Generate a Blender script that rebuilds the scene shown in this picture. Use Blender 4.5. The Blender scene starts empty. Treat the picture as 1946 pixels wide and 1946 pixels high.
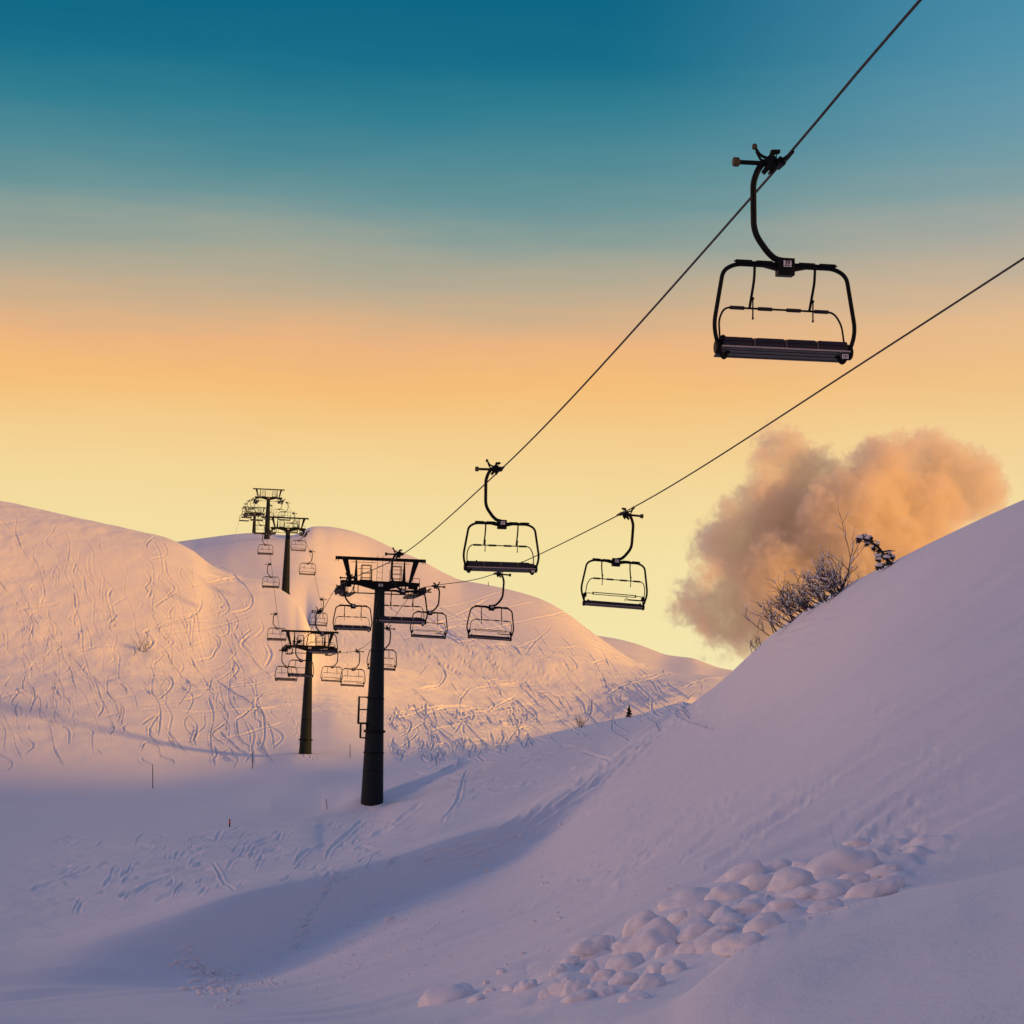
import bpy, bmesh, math, random
import numpy as np
from mathutils import Vector, Matrix, noise as mnoise

random.seed(7)
rng = np.random.default_rng(7)
SC = bpy.context.scene
COL = SC.collection
R = math.radians

# ------------------------------------------------------------------ camera
F = 3525.0            # focal length in photo pixels (photo is 1946 px wide)
CX = CY = 973.0
YH = 1325.0           # height of the horizon in the photo
PITCH = math.atan((YH - CY) / F)
ROLL = R(1.7)
cam_d = bpy.data.cameras.new('camera')
cam = bpy.data.objects.new('camera', cam_d)
COL.objects.link(cam)
CM = Matrix.Rotation(math.pi / 2 + PITCH, 4, 'X') @ Matrix.Rotation(ROLL, 4, 'Z')
cam.matrix_world = CM
cam_d.sensor_width = 36.0
cam_d.lens = 36.0 * F / 1946.0
cam_d.clip_end = 9000
cam_d.clip_start = 0.1
SC.camera = cam
M3 = np.array(CM.to_3x3())


def P(px, py, D):
    """point at forward distance D seen at photo pixel px, py"""
    d = M3 @ np.array([(px - CX) / F, (CY - py) / F, -1.0])
    d = d * (D / d[1])
    return Vector(d)


def Pn(px, py, D):
    d = np.stack([(px - CX) / F, (CY - py) / F, -np.ones_like(px)], -1) @ M3.T
    return d * (D / d[..., 1])[..., None]


# ------------------------------------------------------------------ helpers
def tag(o, label=None, cat=None, group=None, kind=None):
    if label: o['label'] = label
    if cat: o['category'] = cat
    if group: o['group'] = group
    if kind: o['kind'] = kind
    return o


def empty(name, loc=(0, 0, 0)):
    o = bpy.data.objects.new(name, None)
    o.empty_display_size = 0.3
    COL.objects.link(o)
    o.location = loc
    return o


def copy_tree(o, parent=None):
    c = o.copy()
    COL.objects.link(c)
    c.parent = parent
    for ch in o.children:
        copy_tree(ch, c)
    return c


def fillet(pts, rad, n=5):
    pts = [Vector(p) for p in pts]
    if not hasattr(rad, '__len__'): rad = [rad] * len(pts)
    out = [pts[0]]
    for i in range(1, len(pts) - 1):
        a, b, c = pts[i - 1], pts[i], pts[i + 1]
        u, v = (a - b), (c - b)
        r = min(rad[i], u.length * .48, v.length * .48)
        p0, p1 = b + u.normalized() * r, b + v.normalized() * r
        for k in range(n + 1):
            t = k / n
            out.append(p0 * (1 - t) ** 2 + b * 2 * t * (1 - t) + p1 * t * t)
    out.append(pts[-1])
    return out


class MB:
    def __init__(s):
        s.bm = bmesh.new(); s.mi = 0

    def tube(s, pts, r, n=10, caps=True):
        pts = [Vector(p) for p in pts]
        if not hasattr(r, '__len__'): r = [r] * len(pts)
        rings = []
        t = (pts[1] - pts[0]).normalized()
        up = Vector((0, 0, 1)) if abs(t.z) < .9 else Vector((1, 0, 0))
        u = t.cross(up).normalized()
        for i, p in enumerate(pts):
            if i == 0: t2 = pts[1] - pts[0]
            elif i == len(pts) - 1: t2 = pts[-1] - pts[-2]
            else: t2 = (pts[i + 1] - p).normalized() + (p - pts[i - 1]).normalized()
            t2 = t2.normalized()
            u = (u - t2 * u.dot(t2)).normalized()
            v = t2.cross(u)
            rings.append([s.bm.verts.new(p + (u * math.cos(2 * math.pi * k / n) + v * math.sin(2 * math.pi * k / n)) * r[i]) for k in range(n)])
        for a, b in zip(rings, rings[1:]):
            for k in range(n):
                f = s.bm.faces.new((a[k], a[(k + 1) % n], b[(k + 1) % n], b[k])); f.smooth = True; f.material_index = s.mi
        if caps:
            for q in (list(reversed(rings[0])), rings[-1]):
                f = s.bm.faces.new(q); f.material_index = s.mi
        return s

    def box(s, c, size, rot=None, bevel=0.0, taper=1.0):
        """box with centre c; taper scales the top (z+) in x and y"""
        c = Vector(c); hx, hy, hz = [d / 2 for d in size]
        m = rot if rot is not None else Matrix.Identity(3)
        vs = []
        for z in (-1, 1):
            k = taper if z > 0 else 1.0
            for x, y in ((-1, -1), (1, -1), (1, 1), (-1, 1)):
                vs.append(s.bm.verts.new(c + m @ Vector((x * hx * k, y * hy * k, z * hz))))
        fs = []
        for q in ((3, 2, 1, 0), (4, 5, 6, 7), (0, 1, 5, 4), (1, 2, 6, 5), (2, 3, 7, 6), (3, 0, 4, 7)):
            f = s.bm.faces.new([vs[i] for i in q]); f.material_index = s.mi; fs.append(f)
        if bevel > 0:
            es = list({e for f in fs for e in f.edges})
            bmesh.ops.bevel(s.bm, geom=es, offset=bevel, segments=2, affect='EDGES', profile=.6)
        return s

    def cyl(s, c, axis, r, h, n=20, bevel=0.0):
        c = Vector(c); a = Vector(axis).normalized()
        b = bevel
        if b > 0:
            return s.tube([c - a * h / 2, c - a * (h / 2 - b), c + a * (h / 2 - b), c + a * h / 2], [r - b, r, r, r - b], n)
        return s.tube([c - a * h / 2, c + a * h / 2], r, n)

    def prism(s, poly, y0, y1):
        """polygon of (x, z) points given counter-clockwise, extruded along y"""
        a = [s.bm.verts.new((x, y0, z)) for x, z in poly]
        b = [s.bm.verts.new((x, y1, z)) for x, z in poly]
        n = len(poly)
        fs = [s.bm.faces.new(a), s.bm.faces.new(list(reversed(b)))]
        for i in range(n):
            fs.append(s.bm.faces.new((a[(i + 1) % n], a[i], b[i], b[(i + 1) % n])))
        for f in fs: f.material_index = s.mi
        return s

    def blob(s, c, size, amp=.2, freq=1.5, sub=3, seed=0, smooth=True):
        g = bmesh.ops.create_icosphere(s.bm, subdivisions=sub, radius=1.0)
        off = Vector((seed * 3.1, seed * 1.7, seed * 2.3))
        for v in g['verts']:
            n = v.co.normalized()
            d = 1 + amp * mnoise.fractal(n * freq + off, .8, 2.0, 3)
            v.co = Vector((n.x * size[0] * d + c[0], n.y * size[1] * d + c[1], n.z * size[2] * d + c[2]))
            for f in v.link_faces: f.smooth = smooth; f.material_index = s.mi
        return s

    def build(s, name, mats, parent=None, loc=None, normals=True):
        me = bpy.data.meshes.new(name)
        if normals: bmesh.ops.recalc_face_normals(s.bm, faces=s.bm.faces[:])
        s.bm.to_mesh(me); s.bm.free()
        try: me.set_sharp_from_angle(angle=R(40))
        except Exception: pass
        for m in (mats if isinstance(mats, (list, tuple)) else [mats]): me.materials.append(m)
        o = bpy.data.objects.new(name, me); COL.objects.link(o)
        if parent: o.parent = parent
        if loc is not None: o.location = loc
        return o


# ------------------------------------------------------------------ materials
def mat(name, col, rough=.5, metal=0.0, var=.15, vscale=6.0, bump=0.0, bscale=40.0, spec=.5):
    m = bpy.data.materials.new(name); m.use_nodes = True
    nt = m.node_tree; b = nt.nodes['Principled BSDF']
    b.inputs['Roughness'].default_value = rough
    b.inputs['Metallic'].default_value = metal
    b.inputs['Specular IOR Level'].default_value = spec
    tc = nt.nodes.new('ShaderNodeTexCoord')
    n = nt.nodes.new('ShaderNodeTexNoise'); n.inputs['Scale'].default_value = vscale; n.inputs['Detail'].default_value = 5
    nt.links.new(tc.outputs['Object'], n.inputs['Vector'])
    mx = nt.nodes.new('ShaderNodeMix'); mx.data_type = 'RGBA'
    mx.inputs['A'].default_value = [c * (1 - var) for c in col] + [1]
    mx.inputs['B'].default_value = [min(1, c * (1 + var)) for c in col] + [1]
    nt.links.new(n.outputs['Fac'], mx.inputs['Factor'])
    nt.links.new(mx.outputs['Result'], b.inputs['Base Color'])
    if bump > 0:
        n2 = nt.nodes.new('ShaderNodeTexNoise'); n2.inputs['Scale'].default_value = bscale; n2.inputs['Detail'].default_value = 4
        nt.links.new(tc.outputs['Object'], n2.inputs['Vector'])
        bp = nt.nodes.new('ShaderNodeBump'); bp.inputs['Strength'].default_value = bump; bp.inputs['Distance'].default_value = .02
        nt.links.new(n2.outputs['Fac'], bp.inputs['Height'])
        nt.links.new(bp.outputs['Normal'], b.inputs['Normal'])
    return m


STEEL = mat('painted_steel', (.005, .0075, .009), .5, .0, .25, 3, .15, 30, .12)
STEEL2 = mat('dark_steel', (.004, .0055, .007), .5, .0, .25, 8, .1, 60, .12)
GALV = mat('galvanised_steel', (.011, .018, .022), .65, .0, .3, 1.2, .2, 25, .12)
RUBBER = mat('black_rubber', (.012, .012, .013), .7)
YELLOW = mat('yellow_roller', (.05, .04, .012), .6, 0, .3, 20)
NAVY = mat('navy_cushion', (.007, .008, .026), .65, 0, .2, 12, .2, 90)
ALU = mat('seat_underside', (.085, .08, .072), .55, .2, .2, 5, .1, 60)
TRIM = mat('light_trim', (.45, .40, .40), .4, .3)
WHITE = mat('white_plate', (.75, .73, .74), .5, 0, .06)
INK = mat('plate_lettering', (.012, .012, .06), .6)
ROPE = mat('steel_rope', (.012, .012, .013), .6, .0, .3, 80, .5, 200)
WOOD = mat('bark', (.045, .043, .050), .85, 0, .35, 30, .4, 80)
NEEDLE = mat('dark_needles', (.020, .026, .026), .8, 0, .4, 20)
RED = mat('red_sleeve', (.55, .07, .03), .6)


def snow_mat(name, base=(.86, .855, .88), b1=.35, s1=2.2):
    m = bpy.data.materials.new(name); m.use_nodes = True
    nt = m.node_tree; b = nt.nodes['Principled BSDF']
    b.inputs['Roughness'].default_value = .75
    b.inputs['Specular IOR Level'].default_value = .2
    tc = nt.nodes.new('ShaderNodeTexCoord')
    n = nt.nodes.new('ShaderNodeTexNoise'); n.inputs['Scale'].default_value = .35; n.inputs['Detail'].default_value = 6
    nt.links.new(tc.outputs['Object'], n.inputs['Vector'])
    mx = nt.nodes.new('ShaderNodeMix'); mx.data_type = 'RGBA'
    mx.inputs['A'].default_value = [c * .965 for c in base] + [1]
    mx.inputs['B'].default_value = [min(1, c * 1.03) for c in base] + [1]
    nt.links.new(n.outputs['Fac'], mx.inputs['Factor'])
    nt.links.new(mx.outputs['Result'], b.inputs['Base Color'])
    na = nt.nodes.new('ShaderNodeTexNoise'); na.inputs['Scale'].default_value = s1; na.inputs['Detail'].default_value = 9; na.inputs['Roughness'].default_value = .62
    nt.links.new(tc.outputs['Object'], na.inputs['Vector'])
    nb = nt.nodes.new('ShaderNodeTexNoise'); nb.inputs['Scale'].default_value = 45; nb.inputs['Detail'].default_value = 3
    nt.links.new(tc.outputs['Object'], nb.inputs['Vector'])
    bp = nt.nodes.new('ShaderNodeBump'); bp.inputs['Strength'].default_value = b1; bp.inputs['Distance'].default_value = .06
    nt.links.new(na.outputs['Fac'], bp.inputs['Height'])
    bp2 = nt.nodes.new('ShaderNodeBump'); bp2.inputs['Strength'].default_value = .5; bp2.inputs['Distance'].default_value = .012
    nt.links.new(nb.outputs['Fac'], bp2.inputs['Height'])
    nt.links.new(bp.outputs['Normal'], bp2.inputs['Normal'])
    nt.links.new(bp2.outputs['Normal'], b.inputs['Normal'])
    return m


SNOW = snow_mat('snow')
SNOW_NEAR = snow_mat('near_snow', b1=.42, s1=3.5)
SNOW_FAR = snow_mat('far_snow', b1=.5, s1=.9)


# ------------------------------------------------------------------ numeric tools
def pchip(x, y, xq):
    """monotone cubic through columns: x (n,), y (n,), xq (m,) ; linear beyond the ends"""
    x = np.asarray(x, float); y = np.asarray(y, float); xq = np.asarray(xq, float)
    h = np.diff(x); d = np.diff(y) / h
    m = np.zeros_like(y)
    if len(x) > 2:
        w1 = 2 * h[1:] + h[:-1]; w2 = h[1:] + 2 * h[:-1]
        ok = d[:-1] * d[1:] > 0
        mm = np.zeros(len(x) - 2)
        mm[ok] = (w1 + w2)[ok] / (w1[ok] / d[:-1][ok] + w2[ok] / d[1:][ok])
        m[1:-1] = mm
    m[0] = d[0]; m[-1] = d[-1]
    i = np.clip(np.searchsorted(x, xq) - 1, 0, len(x) - 2)
    t = (xq - x[i]) / h[i]
    lin = (t < 0) | (t > 1)
    t2, t3 = t * t, t * t * t
    out = (2 * t3 - 3 * t2 + 1) * y[i] + (t3 - 2 * t2 + t) * h[i] * m[i] + (-2 * t3 + 3 * t2) * y[i + 1] + (t3 - t2) * h[i] * m[i + 1]
    ext = np.where(t < 0, y[0] + m[0] * (xq - x[0]), y[-1] + m[-1] * (xq - x[-1]))
    return np.where(lin, ext, out)


_perm = rng.permutation(512)
_perm = np.concatenate([_perm, _perm])
_vals = rng.random(1024) * 2 - 1


def vnoise(x, y):
    xi = np.floor(x).astype(int); yi = np.floor(y).astype(int)
    fx, fy = x - xi, y - yi
    fx = fx * fx * fx * (fx * (fx * 6 - 15) + 10); fy = fy * fy * fy * (fy * (fy * 6 - 15) + 10)
    def g(a, b): return _vals[_perm[(_perm[a & 511] + b) & 511]]
    return (g(xi, yi) * (1 - fx) + g(xi + 1, yi) * fx) * (1 - fy) + (g(xi, yi + 1) * (1 - fx) + g(xi + 1, yi + 1) * fx) * fy


def fbm(x, y, o=4, gain=.5):
    s = 0; a = 1; t = 0
    for k in range(o):
        s = s + a * vnoise(x * 2 ** k + 17.3 * k, y * 2 ** k + 9.1 * k); t += a; a *= gain
    return s / t


def sstep(a, b, x):
    t = np.clip((x - a) / (b - a), 0, 1)
    return t * t * (3 - 2 * t)


# ------------------------------------------------------------------ terrain: lines of relief (photo x, photo y, distance)
def z_y(z, D): return YH - z * F / D


KX = [-3000, -700, 0, 260, 441, 586, 750, 1000, 1200, 1400, 1679, 1946, 2400, 4000, 6000]


def tab(D, y): return list(zip(KX, y, D))


L0 = tab([5] * 15, [3200, 3050, 3000, 3000, 3000, 3000, 3000, 2980, 2900, 2780, 2680, 2620, 2550, 2300, 2000])
L1 = [(-3000, 1985, 16), (0, 1985, 17), (400, 1990, 16.5), (800, 1985, 14.8), (1000, 1970, 13.6), (1100, 1955, 13), (1240, 1925, 12.6), (1297, 1900, 12.6), (1343, 1858, 13), (1420, 1797, 13.9), (1496, 1755, 14.7),
      (1573, 1728, 15.3), (1679, 1697, 16), (1800, 1668, 16.5), (1946, 1640, 17), (2400, 1570, 17), (4000, 1330, 17), (6000, 1000, 17)]
L2 = [(-3000, 1960, 20), (0, 1960, 20), (400, 1950, 20), (750, 1945, 18.5), (1000, 1925, 16.3), (1100, 1912, 15.6), (1200, 1898, 15.3), (1297, 1888, 15.3), (1360, 1858, 15.8), (1420, 1818, 16.5), (1496, 1776, 17.3), (1573, 1750, 17.9), (1679, 1725, 18.6), (1946, 1685, 19.6), (2400, 1610, 20), (4000, 1340, 20), (6000, 950, 20)]
L3 = [(-3000, 1935, 26), (0, 1932, 26), (260, 1925, 26), (441, 1915, 26), (586, 1915, 26), (750, 1885, 25.5), (1000, 1825, 24), (1200, 1757, 23), (1400, 1690, 23), (1550, 1655, 23.5), (1679, 1618, 24), (1946, 1540, 24.5), (2400, 1440, 25), (4000, 1100, 25), (6000, 600, 25)]
L4 = tab([30, 30, 30, 30, 31, 33, 36, 38, 36, 32, 32, 32, 32, 32, 32],
         [1920, 1920, 1915, 1890, 1885, 1860, 1785, 1710, 1615, 1555, 1425, 1320, 1180, 650, 0])
L5 = tab([34, 34, 34, 37.5, 40.3, 44.2, 49.3, 57.5, 64, 57, 48, 46, 45, 45, 45],
         [1915, 1905, 1895, 1858, 1856, 1802, 1722, 1622, 1468, 1385, 1222, 1100, 960, 340, -350])
L6 = [(-3000, 1890, 36), (-700, 1860, 37), (0, 1830, 38), (260, 1759, 41), (441, 1700, 44), (586, 1668, 48), (749, 1626, 53), (876, 1585, 57), (960, 1563, 60), (1078, 1500, 66),
      (1163, 1441, 72), (1240, 1385, 77), (1300, 1345, 80), (1341, 1318, 81), (1368, 1298, 81), (1397, 1271, 80), (1442, 1229, 78), (1490, 1188, 75), (1544, 1152, 71),
      (1607, 1116, 68), (1679, 1080, 65), (1780, 1030, 62), (1946, 955, 60), (2400, 780, 58), (4000, 60, 58), (6000, -600, 58)]
L7 = [(-3000, 1830, 50), (0, 1785, 50), (260, 1738, 52), (441, 1683, 56), (586, 1652, 60), (750, 1610, 66), (1000, 1525, 78), (1163, 1436, 88), (1240, 1392, 92), (1300, 1362, 95),
      (1400, 1345, 98), (1490, 1300, 95), (1679, 1220, 88), (1946, 1090, 82), (2400, 900, 80), (4000, 200, 80), (6000, -450, 80)]
L8 = [(-3000, 1700, 80), (0, 1640, 88), (260, 1600, 95), (437, 1575, 100), (514, 1566, 103), (600, 1553, 106), (634, 1549, 107), (681, 1545, 107.6), (703, 1541, 108), (724, 1535, 108.5), (745, 1523, 111),
      (793, 1503, 115), (828, 1485, 119), (870, 1464, 124), (897, 1450, 127), (965, 1422, 132), (1033, 1400, 136), (1112, 1380, 138), (1204, 1361, 138), (1307, 1338, 132), (1400, 1348, 128),
      (1679, 1300, 120), (2400, 1290, 115), (4000, 1180, 110), (6000, 1100, 110)]
L8B = [(-3000, 1694, 84), (0, 1634, 92), (260, 1594, 99), (437, 1569, 104), (514, 1560, 107), (600, 1546, 110), (634, 1535, 111), (681, 1514, 111.8), (703, 1509, 112), (724, 1504, 112.5), (760, 1491, 115.5),
       (793, 1480, 119), (828, 1466, 123), (870, 1449, 128), (897, 1441, 131), (965, 1417, 136), (1033, 1397, 140), (1112, 1378, 142), (1204, 1360, 142), (1307, 1337, 136), (1400, 1350, 134),
       (1679, 1305, 126), (2400, 1300, 122), (4000, 1210, 120), (6000, 1150, 120)]
L9 = [(-3000, 1600, 110), (0, 1562, 125), (260, 1545, 130), (441, 1520, 135), (586, 1490, 140), (731, 1472, 145), (858, 1446, 147), (965, 1435, 150), (1112, 1400, 154), (1307, 1352, 150), (1400, 1352, 150), (1679, 1360, 150), (2400, 1330, 150), (6000, 1150, 150)]
L10 = [(-3000, 1550, 140), (0, 1530, 150), (260, 1509, 155), (441, 1472, 165), (495, 1460, 168), (568, 1434, 175), (658, 1440, 172), (731, 1436, 175), (858, 1424, 186), (965, 1425, 210), (1112, 1402, 238), (1204, 1372, 250), (1307, 1352, 258), (1350, 1350, 262), (1400, 1355, 264), (1679, 1385, 264), (2400, 1412, 264), (6000, 1500, 264)]
L11 = [(-3000, 1250, 190), (0, 1290, 198), (267, 1300, 202), (441, 1305, 207), (520, 1315, 207), (568, 1335, 205), (620, 1345, 205), (731, 1352, 218), (900, 1362, 238), (1033, 1372, 247), (1112, 1366, 253), (1200, 1345, 259), (1307, 1322, 270), (1350, 1322, 273), (1400, 1335, 277), (1679, 1380, 277), (2400, 1405, 277), (6000, 1500, 277)]
L12 = [(-3000, 700, 245), (-700, 850, 250), (-300, 905, 250), (0, 955, 250), (150, 985, 249), (267, 1011, 248), (312, 1021, 248), (360, 1043, 247), (405, 1076, 246), (441, 1091, 245), (498, 1104, 245), (534, 1121, 243), (547, 1129, 242),
       (560, 1140, 241), (570, 1152, 239), (578, 1166, 237), (586, 1187, 235), (594, 1208, 234), (605, 1226, 234), (640, 1245, 237), (731, 1258, 251), (900, 1285, 264), (1033, 1303, 269), (1136, 1312, 274), (1238, 1303, 281), (1307, 1299, 287), (1350, 1304, 289), (1400, 1318, 292), (1679, 1370, 290), (2400, 1400, 290), (6000, 1500, 290)]
L13 = [(-3000, 780, 270), (0, 1010, 270), (267, 1070, 268), (360, 1095, 266), (441, 1130, 264), (547, 1165, 262), (581, 1192, 262), (600, 1196, 262), (640, 1204, 265), (731, 1213, 276), (900, 1228, 281), (1033, 1252, 283), (1136, 1274, 289), (1238, 1290, 297), (1307, 1291, 303), (1350, 1295, 306), (1400, 1306, 310), (1679, 1360, 310), (2400, 1395, 310), (6000, 1500, 310)]
L14 = [(-3000, 850, 300), (0, 1000, 298), (267, 1062, 295), (360, 1076, 295), (441, 1086, 292), (547, 1091, 292), (600, 1100, 295), (731, 1133, 308), (900, 1178, 306), (1033, 1208, 304), (1102, 1230, 305), (1170, 1262, 308), (1238, 1280, 314), (1307, 1286, 322), (1350, 1289, 328), (1400, 1298, 335), (1679, 1350, 335), (2400, 1390, 335), (6000, 1500, 335)]
L15 = [(-3000, 900, 325), (0, 1040, 320), (267, 1047, 318), (360, 1043, 315), (389, 1038, 315), (451, 1029, 314), (485, 1026.6, 313.5), (540, 1022.7, 318), (562, 1016, 323), (575, 1009, 327), (585, 1004, 330), (598, 1001, 333), (622, 1002, 338), (661, 1008.5, 341), (700, 1021, 342), (752, 1045, 340), (803, 1067, 338),
       (845, 1090, 336), (880, 1104, 335), (910, 1109, 334), (943, 1115, 333), (1026, 1138, 331), (1067, 1159, 330), (1088, 1173, 330), (1102, 1184, 330), (1136, 1209, 330), (1170, 1233, 331), (1204, 1254, 333), (1238, 1267, 336), (1290, 1280, 342), (1350, 1284, 350), (1400, 1289, 360), (1679, 1335, 360), (2400, 1385, 360), (6000, 1490, 360)]
L16 = [(-3000, 1000, 423), (0, 1060, 423), (267, 1050, 423), (485, 1034, 424), (600, 1060, 430), (731, 1100, 440), (900, 1180, 450), (1102, 1260, 460), (1290, 1305, 460), (1679, 1345, 460), (2400, 1385, 460), (6000, 1490, 460)]
L17 = [(-3000, 1300, 600), (0, 1300, 600), (485, 1280, 600), (900, 1340, 600), (1679, 1380, 600), (6000, 1520, 600)]
LINES = [L0, L1, L2, L3, L4, L5, L6, L7, L8, L8B, L9, L10, L11, L12, L13, L14, L15, L16, L17]
ROWS = [22, 14, 55, 60, 60, 55, 40, 80, 18, 50, 60, 130, 200, 16, 70, 110, 10, 6]
_l = -450 - np.cumsum(1.65 * 1.06 ** np.arange(1, 85)); _l = _l[_l > -3000]
_r = 2130 + np.cumsum(1.65 * 1.06 ** np.arange(1, 95)); _r = _r[_r < 6000]
xs = np.unique(np.concatenate([[-3000], _l[::-1], np.arange(-450, 2130, 1.65), _r, [6000]]))
NC = len(xs)
YL = np.array([pchip([p[0] for p in L], [p[1] for p in L], xs) for L in LINES])
DL = np.array([pchip([p[0] for p in L], [p[2] for p in L], xs) for L in LINES])
_u = np.arange(-3000, 6001, 3.0)
for k_, sg in ((1, 8), (2, 40), (3, 75), (4, 80), (5, 55), (6, 16), (7, 40)):
    g_ = np.exp(-.5 * (np.arange(-3 * sg, 3 * sg + 1, 3.0) / sg) ** 2); g_ /= g_.sum()
    for A_ in (YL, DL):
        a_ = np.interp(_u, xs, A_[k_]); a_ = np.convolve(np.pad(a_, len(g_) // 2, mode='reflect', reflect_type='odd'), g_, 'valid')
        A_[k_] = np.interp(xs, _u, a_)
for k in range(1, len(LINES)): DL[k] = np.maximum(DL[k], DL[k - 1] + .6)
# the relief is laid out as metres: x = D * s, y = D, z ; s is the bearing of the column
ZL = np.zeros_like(YL); XLs = np.zeros_like(YL)
for k in range(len(LINES)):
    q = Pn(xs, YL[k], DL[k]); ZL[k] = q[:, 2]; XLs[k] = q[:, 0]
rows_D, rows_k = [], []
kidx = [0]
for k, n in enumerate(ROWS):
    t = np.arange(n) / n
    rows_D.append(DL[k][None] + (DL[k + 1] - DL[k])[None] * t[:, None]); kidx.append(kidx[-1] + n)
rows_D.append(DL[-1][None])
GD = np.concatenate(rows_D, 0)                      # rows x columns
NR = GD.shape[0]


def vpchip(X, Y, Q):
    """column-wise monotone cubic: X, Y (k, c), Q (r, c)"""
    K, C = X.shape
    h = np.diff(X, axis=0); d = np.diff(Y, axis=0) / h
    m = np.zeros_like(Y)
    w1 = 2 * h[1:] + h[:-1]; w2 = h[1:] + 2 * h[:-1]
    ok = d[:-1] * d[1:] > 0
    with np.errstate(divide='ignore', invalid='ignore'):
        mm = (w1 + w2) / (w1 / d[:-1] + w2 / d[1:])
    m[1:-1] = np.where(ok, mm, 0); m[0] = d[0]; m[-1] = d[-1]
    out = np.zeros_like(Q)
    cols = np.arange(C)
    for r in range(Q.shape[0]):
        i = np.clip((X <= Q[r][None]).sum(0) - 1, 0, K - 2)
        x0 = X[i, cols]; hh = h[i, cols]; t = (Q[r] - x0) / hh
        t2, t3 = t * t, t * t * t
        out[r] = (2 * t3 - 3 * t2 + 1) * Y[i, cols] + (t3 - 2 * t2 + t) * hh * m[i, cols] + (-2 * t3 + 3 * t2) * Y[i + 1, cols] + (t3 - t2) * hh * m[i + 1, cols]
    return out


GZ = vpchip(DL, ZL, GD)
GX = vpchip(DL, XLs, GD)
GY = GD
# light smoothing across the columns only
for _ in range(3):
    _a, _b = int(np.searchsorted(xs, -448)), int(np.searchsorted(xs, 2126))
    GZ[:, _a:_b] = .25 * GZ[:, _a - 1:_b - 1] + .5 * GZ[:, _a:_b] + .25 * GZ[:, _a + 1:_b + 1]

# wider smoothing of the open slope, away from its crests
_g = np.exp(-.5 * (np.arange(-75, 76) / 25.0) ** 2); _g /= _g.sum()
for r_i in range(kidx[2] + 5, kidx[6] - 3):
    w_i = min(1, (r_i - kidx[2] - 5) / 25) * min(1, (kidx[6] - 4 - r_i) / 14)
    if w_i > 0:
        sm_ = np.convolve(np.pad(GZ[r_i, _a:_b], 75, mode='reflect', reflect_type='odd'), _g, 'valid')
        GZ[r_i, _a:_b] += w_i * (sm_ - GZ[r_i, _a:_b])


def project(X, Y, Z):
    q = np.stack([X, Y, Z], -1) @ M3            # into camera space
    return CX + F * q[..., 0] / -q[..., 2], CY - F * q[..., 1] / -q[..., 2]


PX, PY = project(GX, GY, GZ)

# ------------------------------------------------------------------ ski tracks, footprints and wind-blown relief, in metres
HX0, HY0, HW, HH = -480, 900, 2620, 1090
HM = np.zeros((HH, HW))


def dense(pts, step=1.2):
    pts = np.array(pts, float)
    if len(pts) > 2:                              # Catmull-Rom
        P0 = np.vstack([2 * pts[0] - pts[1], pts, 2 * pts[-1] - pts[-2]])
        out = []
        for i in range(1, len(P0) - 2):
            n = max(2, int(np.hypot(*(P0[i + 1] - P0[i])) / step))
            t = np.arange(n)[:, None] / n
            a, b, c, d = P0[i - 1], P0[i], P0[i + 1], P0[i + 2]
            out.append(.5 * (2 * b + (c - a) * t + (2 * a - 5 * b + 4 * c - d) * t ** 2 + (3 * b - a - 3 * c + d) * t ** 3))
        out.append(pts[-1:])
        return np.vstack(out)
    n = max(2, int(np.hypot(*(pts[1] - pts[0])) / step))
    return pts[0] + (pts[1] - pts[0]) * np.linspace(0, 1, n)[:, None]


def groove(pts, depth, w=2.0, berm=.55, wob=.5):
    """a groove with a raised lip along a line of photo points"""
    q = dense(pts)
    s = np.arange(len(q))
    q = q + wob * np.stack([vnoise(s * .13 + pts[0][0], s * 0 + 3.3), vnoise(s * .13 + pts[0][1], s * 0 + 8.1)], -1)
    wid = 1 + .35 * vnoise(s * .06 + pts[0][0] * .7, s * 0 + 1.1)
    rad = int(w * 5) + 3
    x0, x1 = int(q[:, 0].min()) - rad - 2, int(q[:, 0].max()) + rad + 2
    y0, y1 = int(q[:, 1].min()) - rad - 2, int(q[:, 1].max()) + rad + 2
    dm = np.full((y1 - y0, x1 - x0), 99.0); fade = np.zeros_like(dm)
    yy, xx = np.mgrid[-rad:rad + 1, -rad:rad + 1]
    n = len(q)
    for i, (a, b) in enumerate(q):
        ia, ib = int(round(a)), int(round(b))
        d = np.hypot(xx + ia - a, yy + ib - b) / (w * wid[i])
        sl = (slice(ib - rad - y0, ib + rad + 1 - y0), slice(ia - rad - x0, ia + rad + 1 - x0))
        cur = dm[sl]; f = min(1, i / 8 + .15, (n - i) / 8 + .1) * (.75 + .35 * vnoise(np.array([i * .08 + pts[0][1]]), np.array([5.5]))[0])
        upd = d < cur
        fade[sl] = np.where(upd, f, fade[sl]); dm[sl] = np.where(upd, d, cur)
    h = depth * fade * (-np.exp(-dm ** 2) + berm * np.exp(-((dm - 1.9) / .7) ** 2))
    gx0, gy0 = x0 - HX0, y0 - HY0
    ax0, ay0 = max(0, gx0), max(0, gy0); ax1, ay1 = min(HW, gx0 + h.shape[1]), min(HH, gy0 + h.shape[0])
    if ax1 > ax0 and ay1 > ay0:
        HM[ay0:ay1, ax0:ax1] += h[ay0 - gy0:ay1 - gy0, ax0 - gx0:ax1 - gx0]


def T(sx, x0, y0, pts): return [(x0 + a / sx, y0 + b / sx) for a, b in pts]


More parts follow.
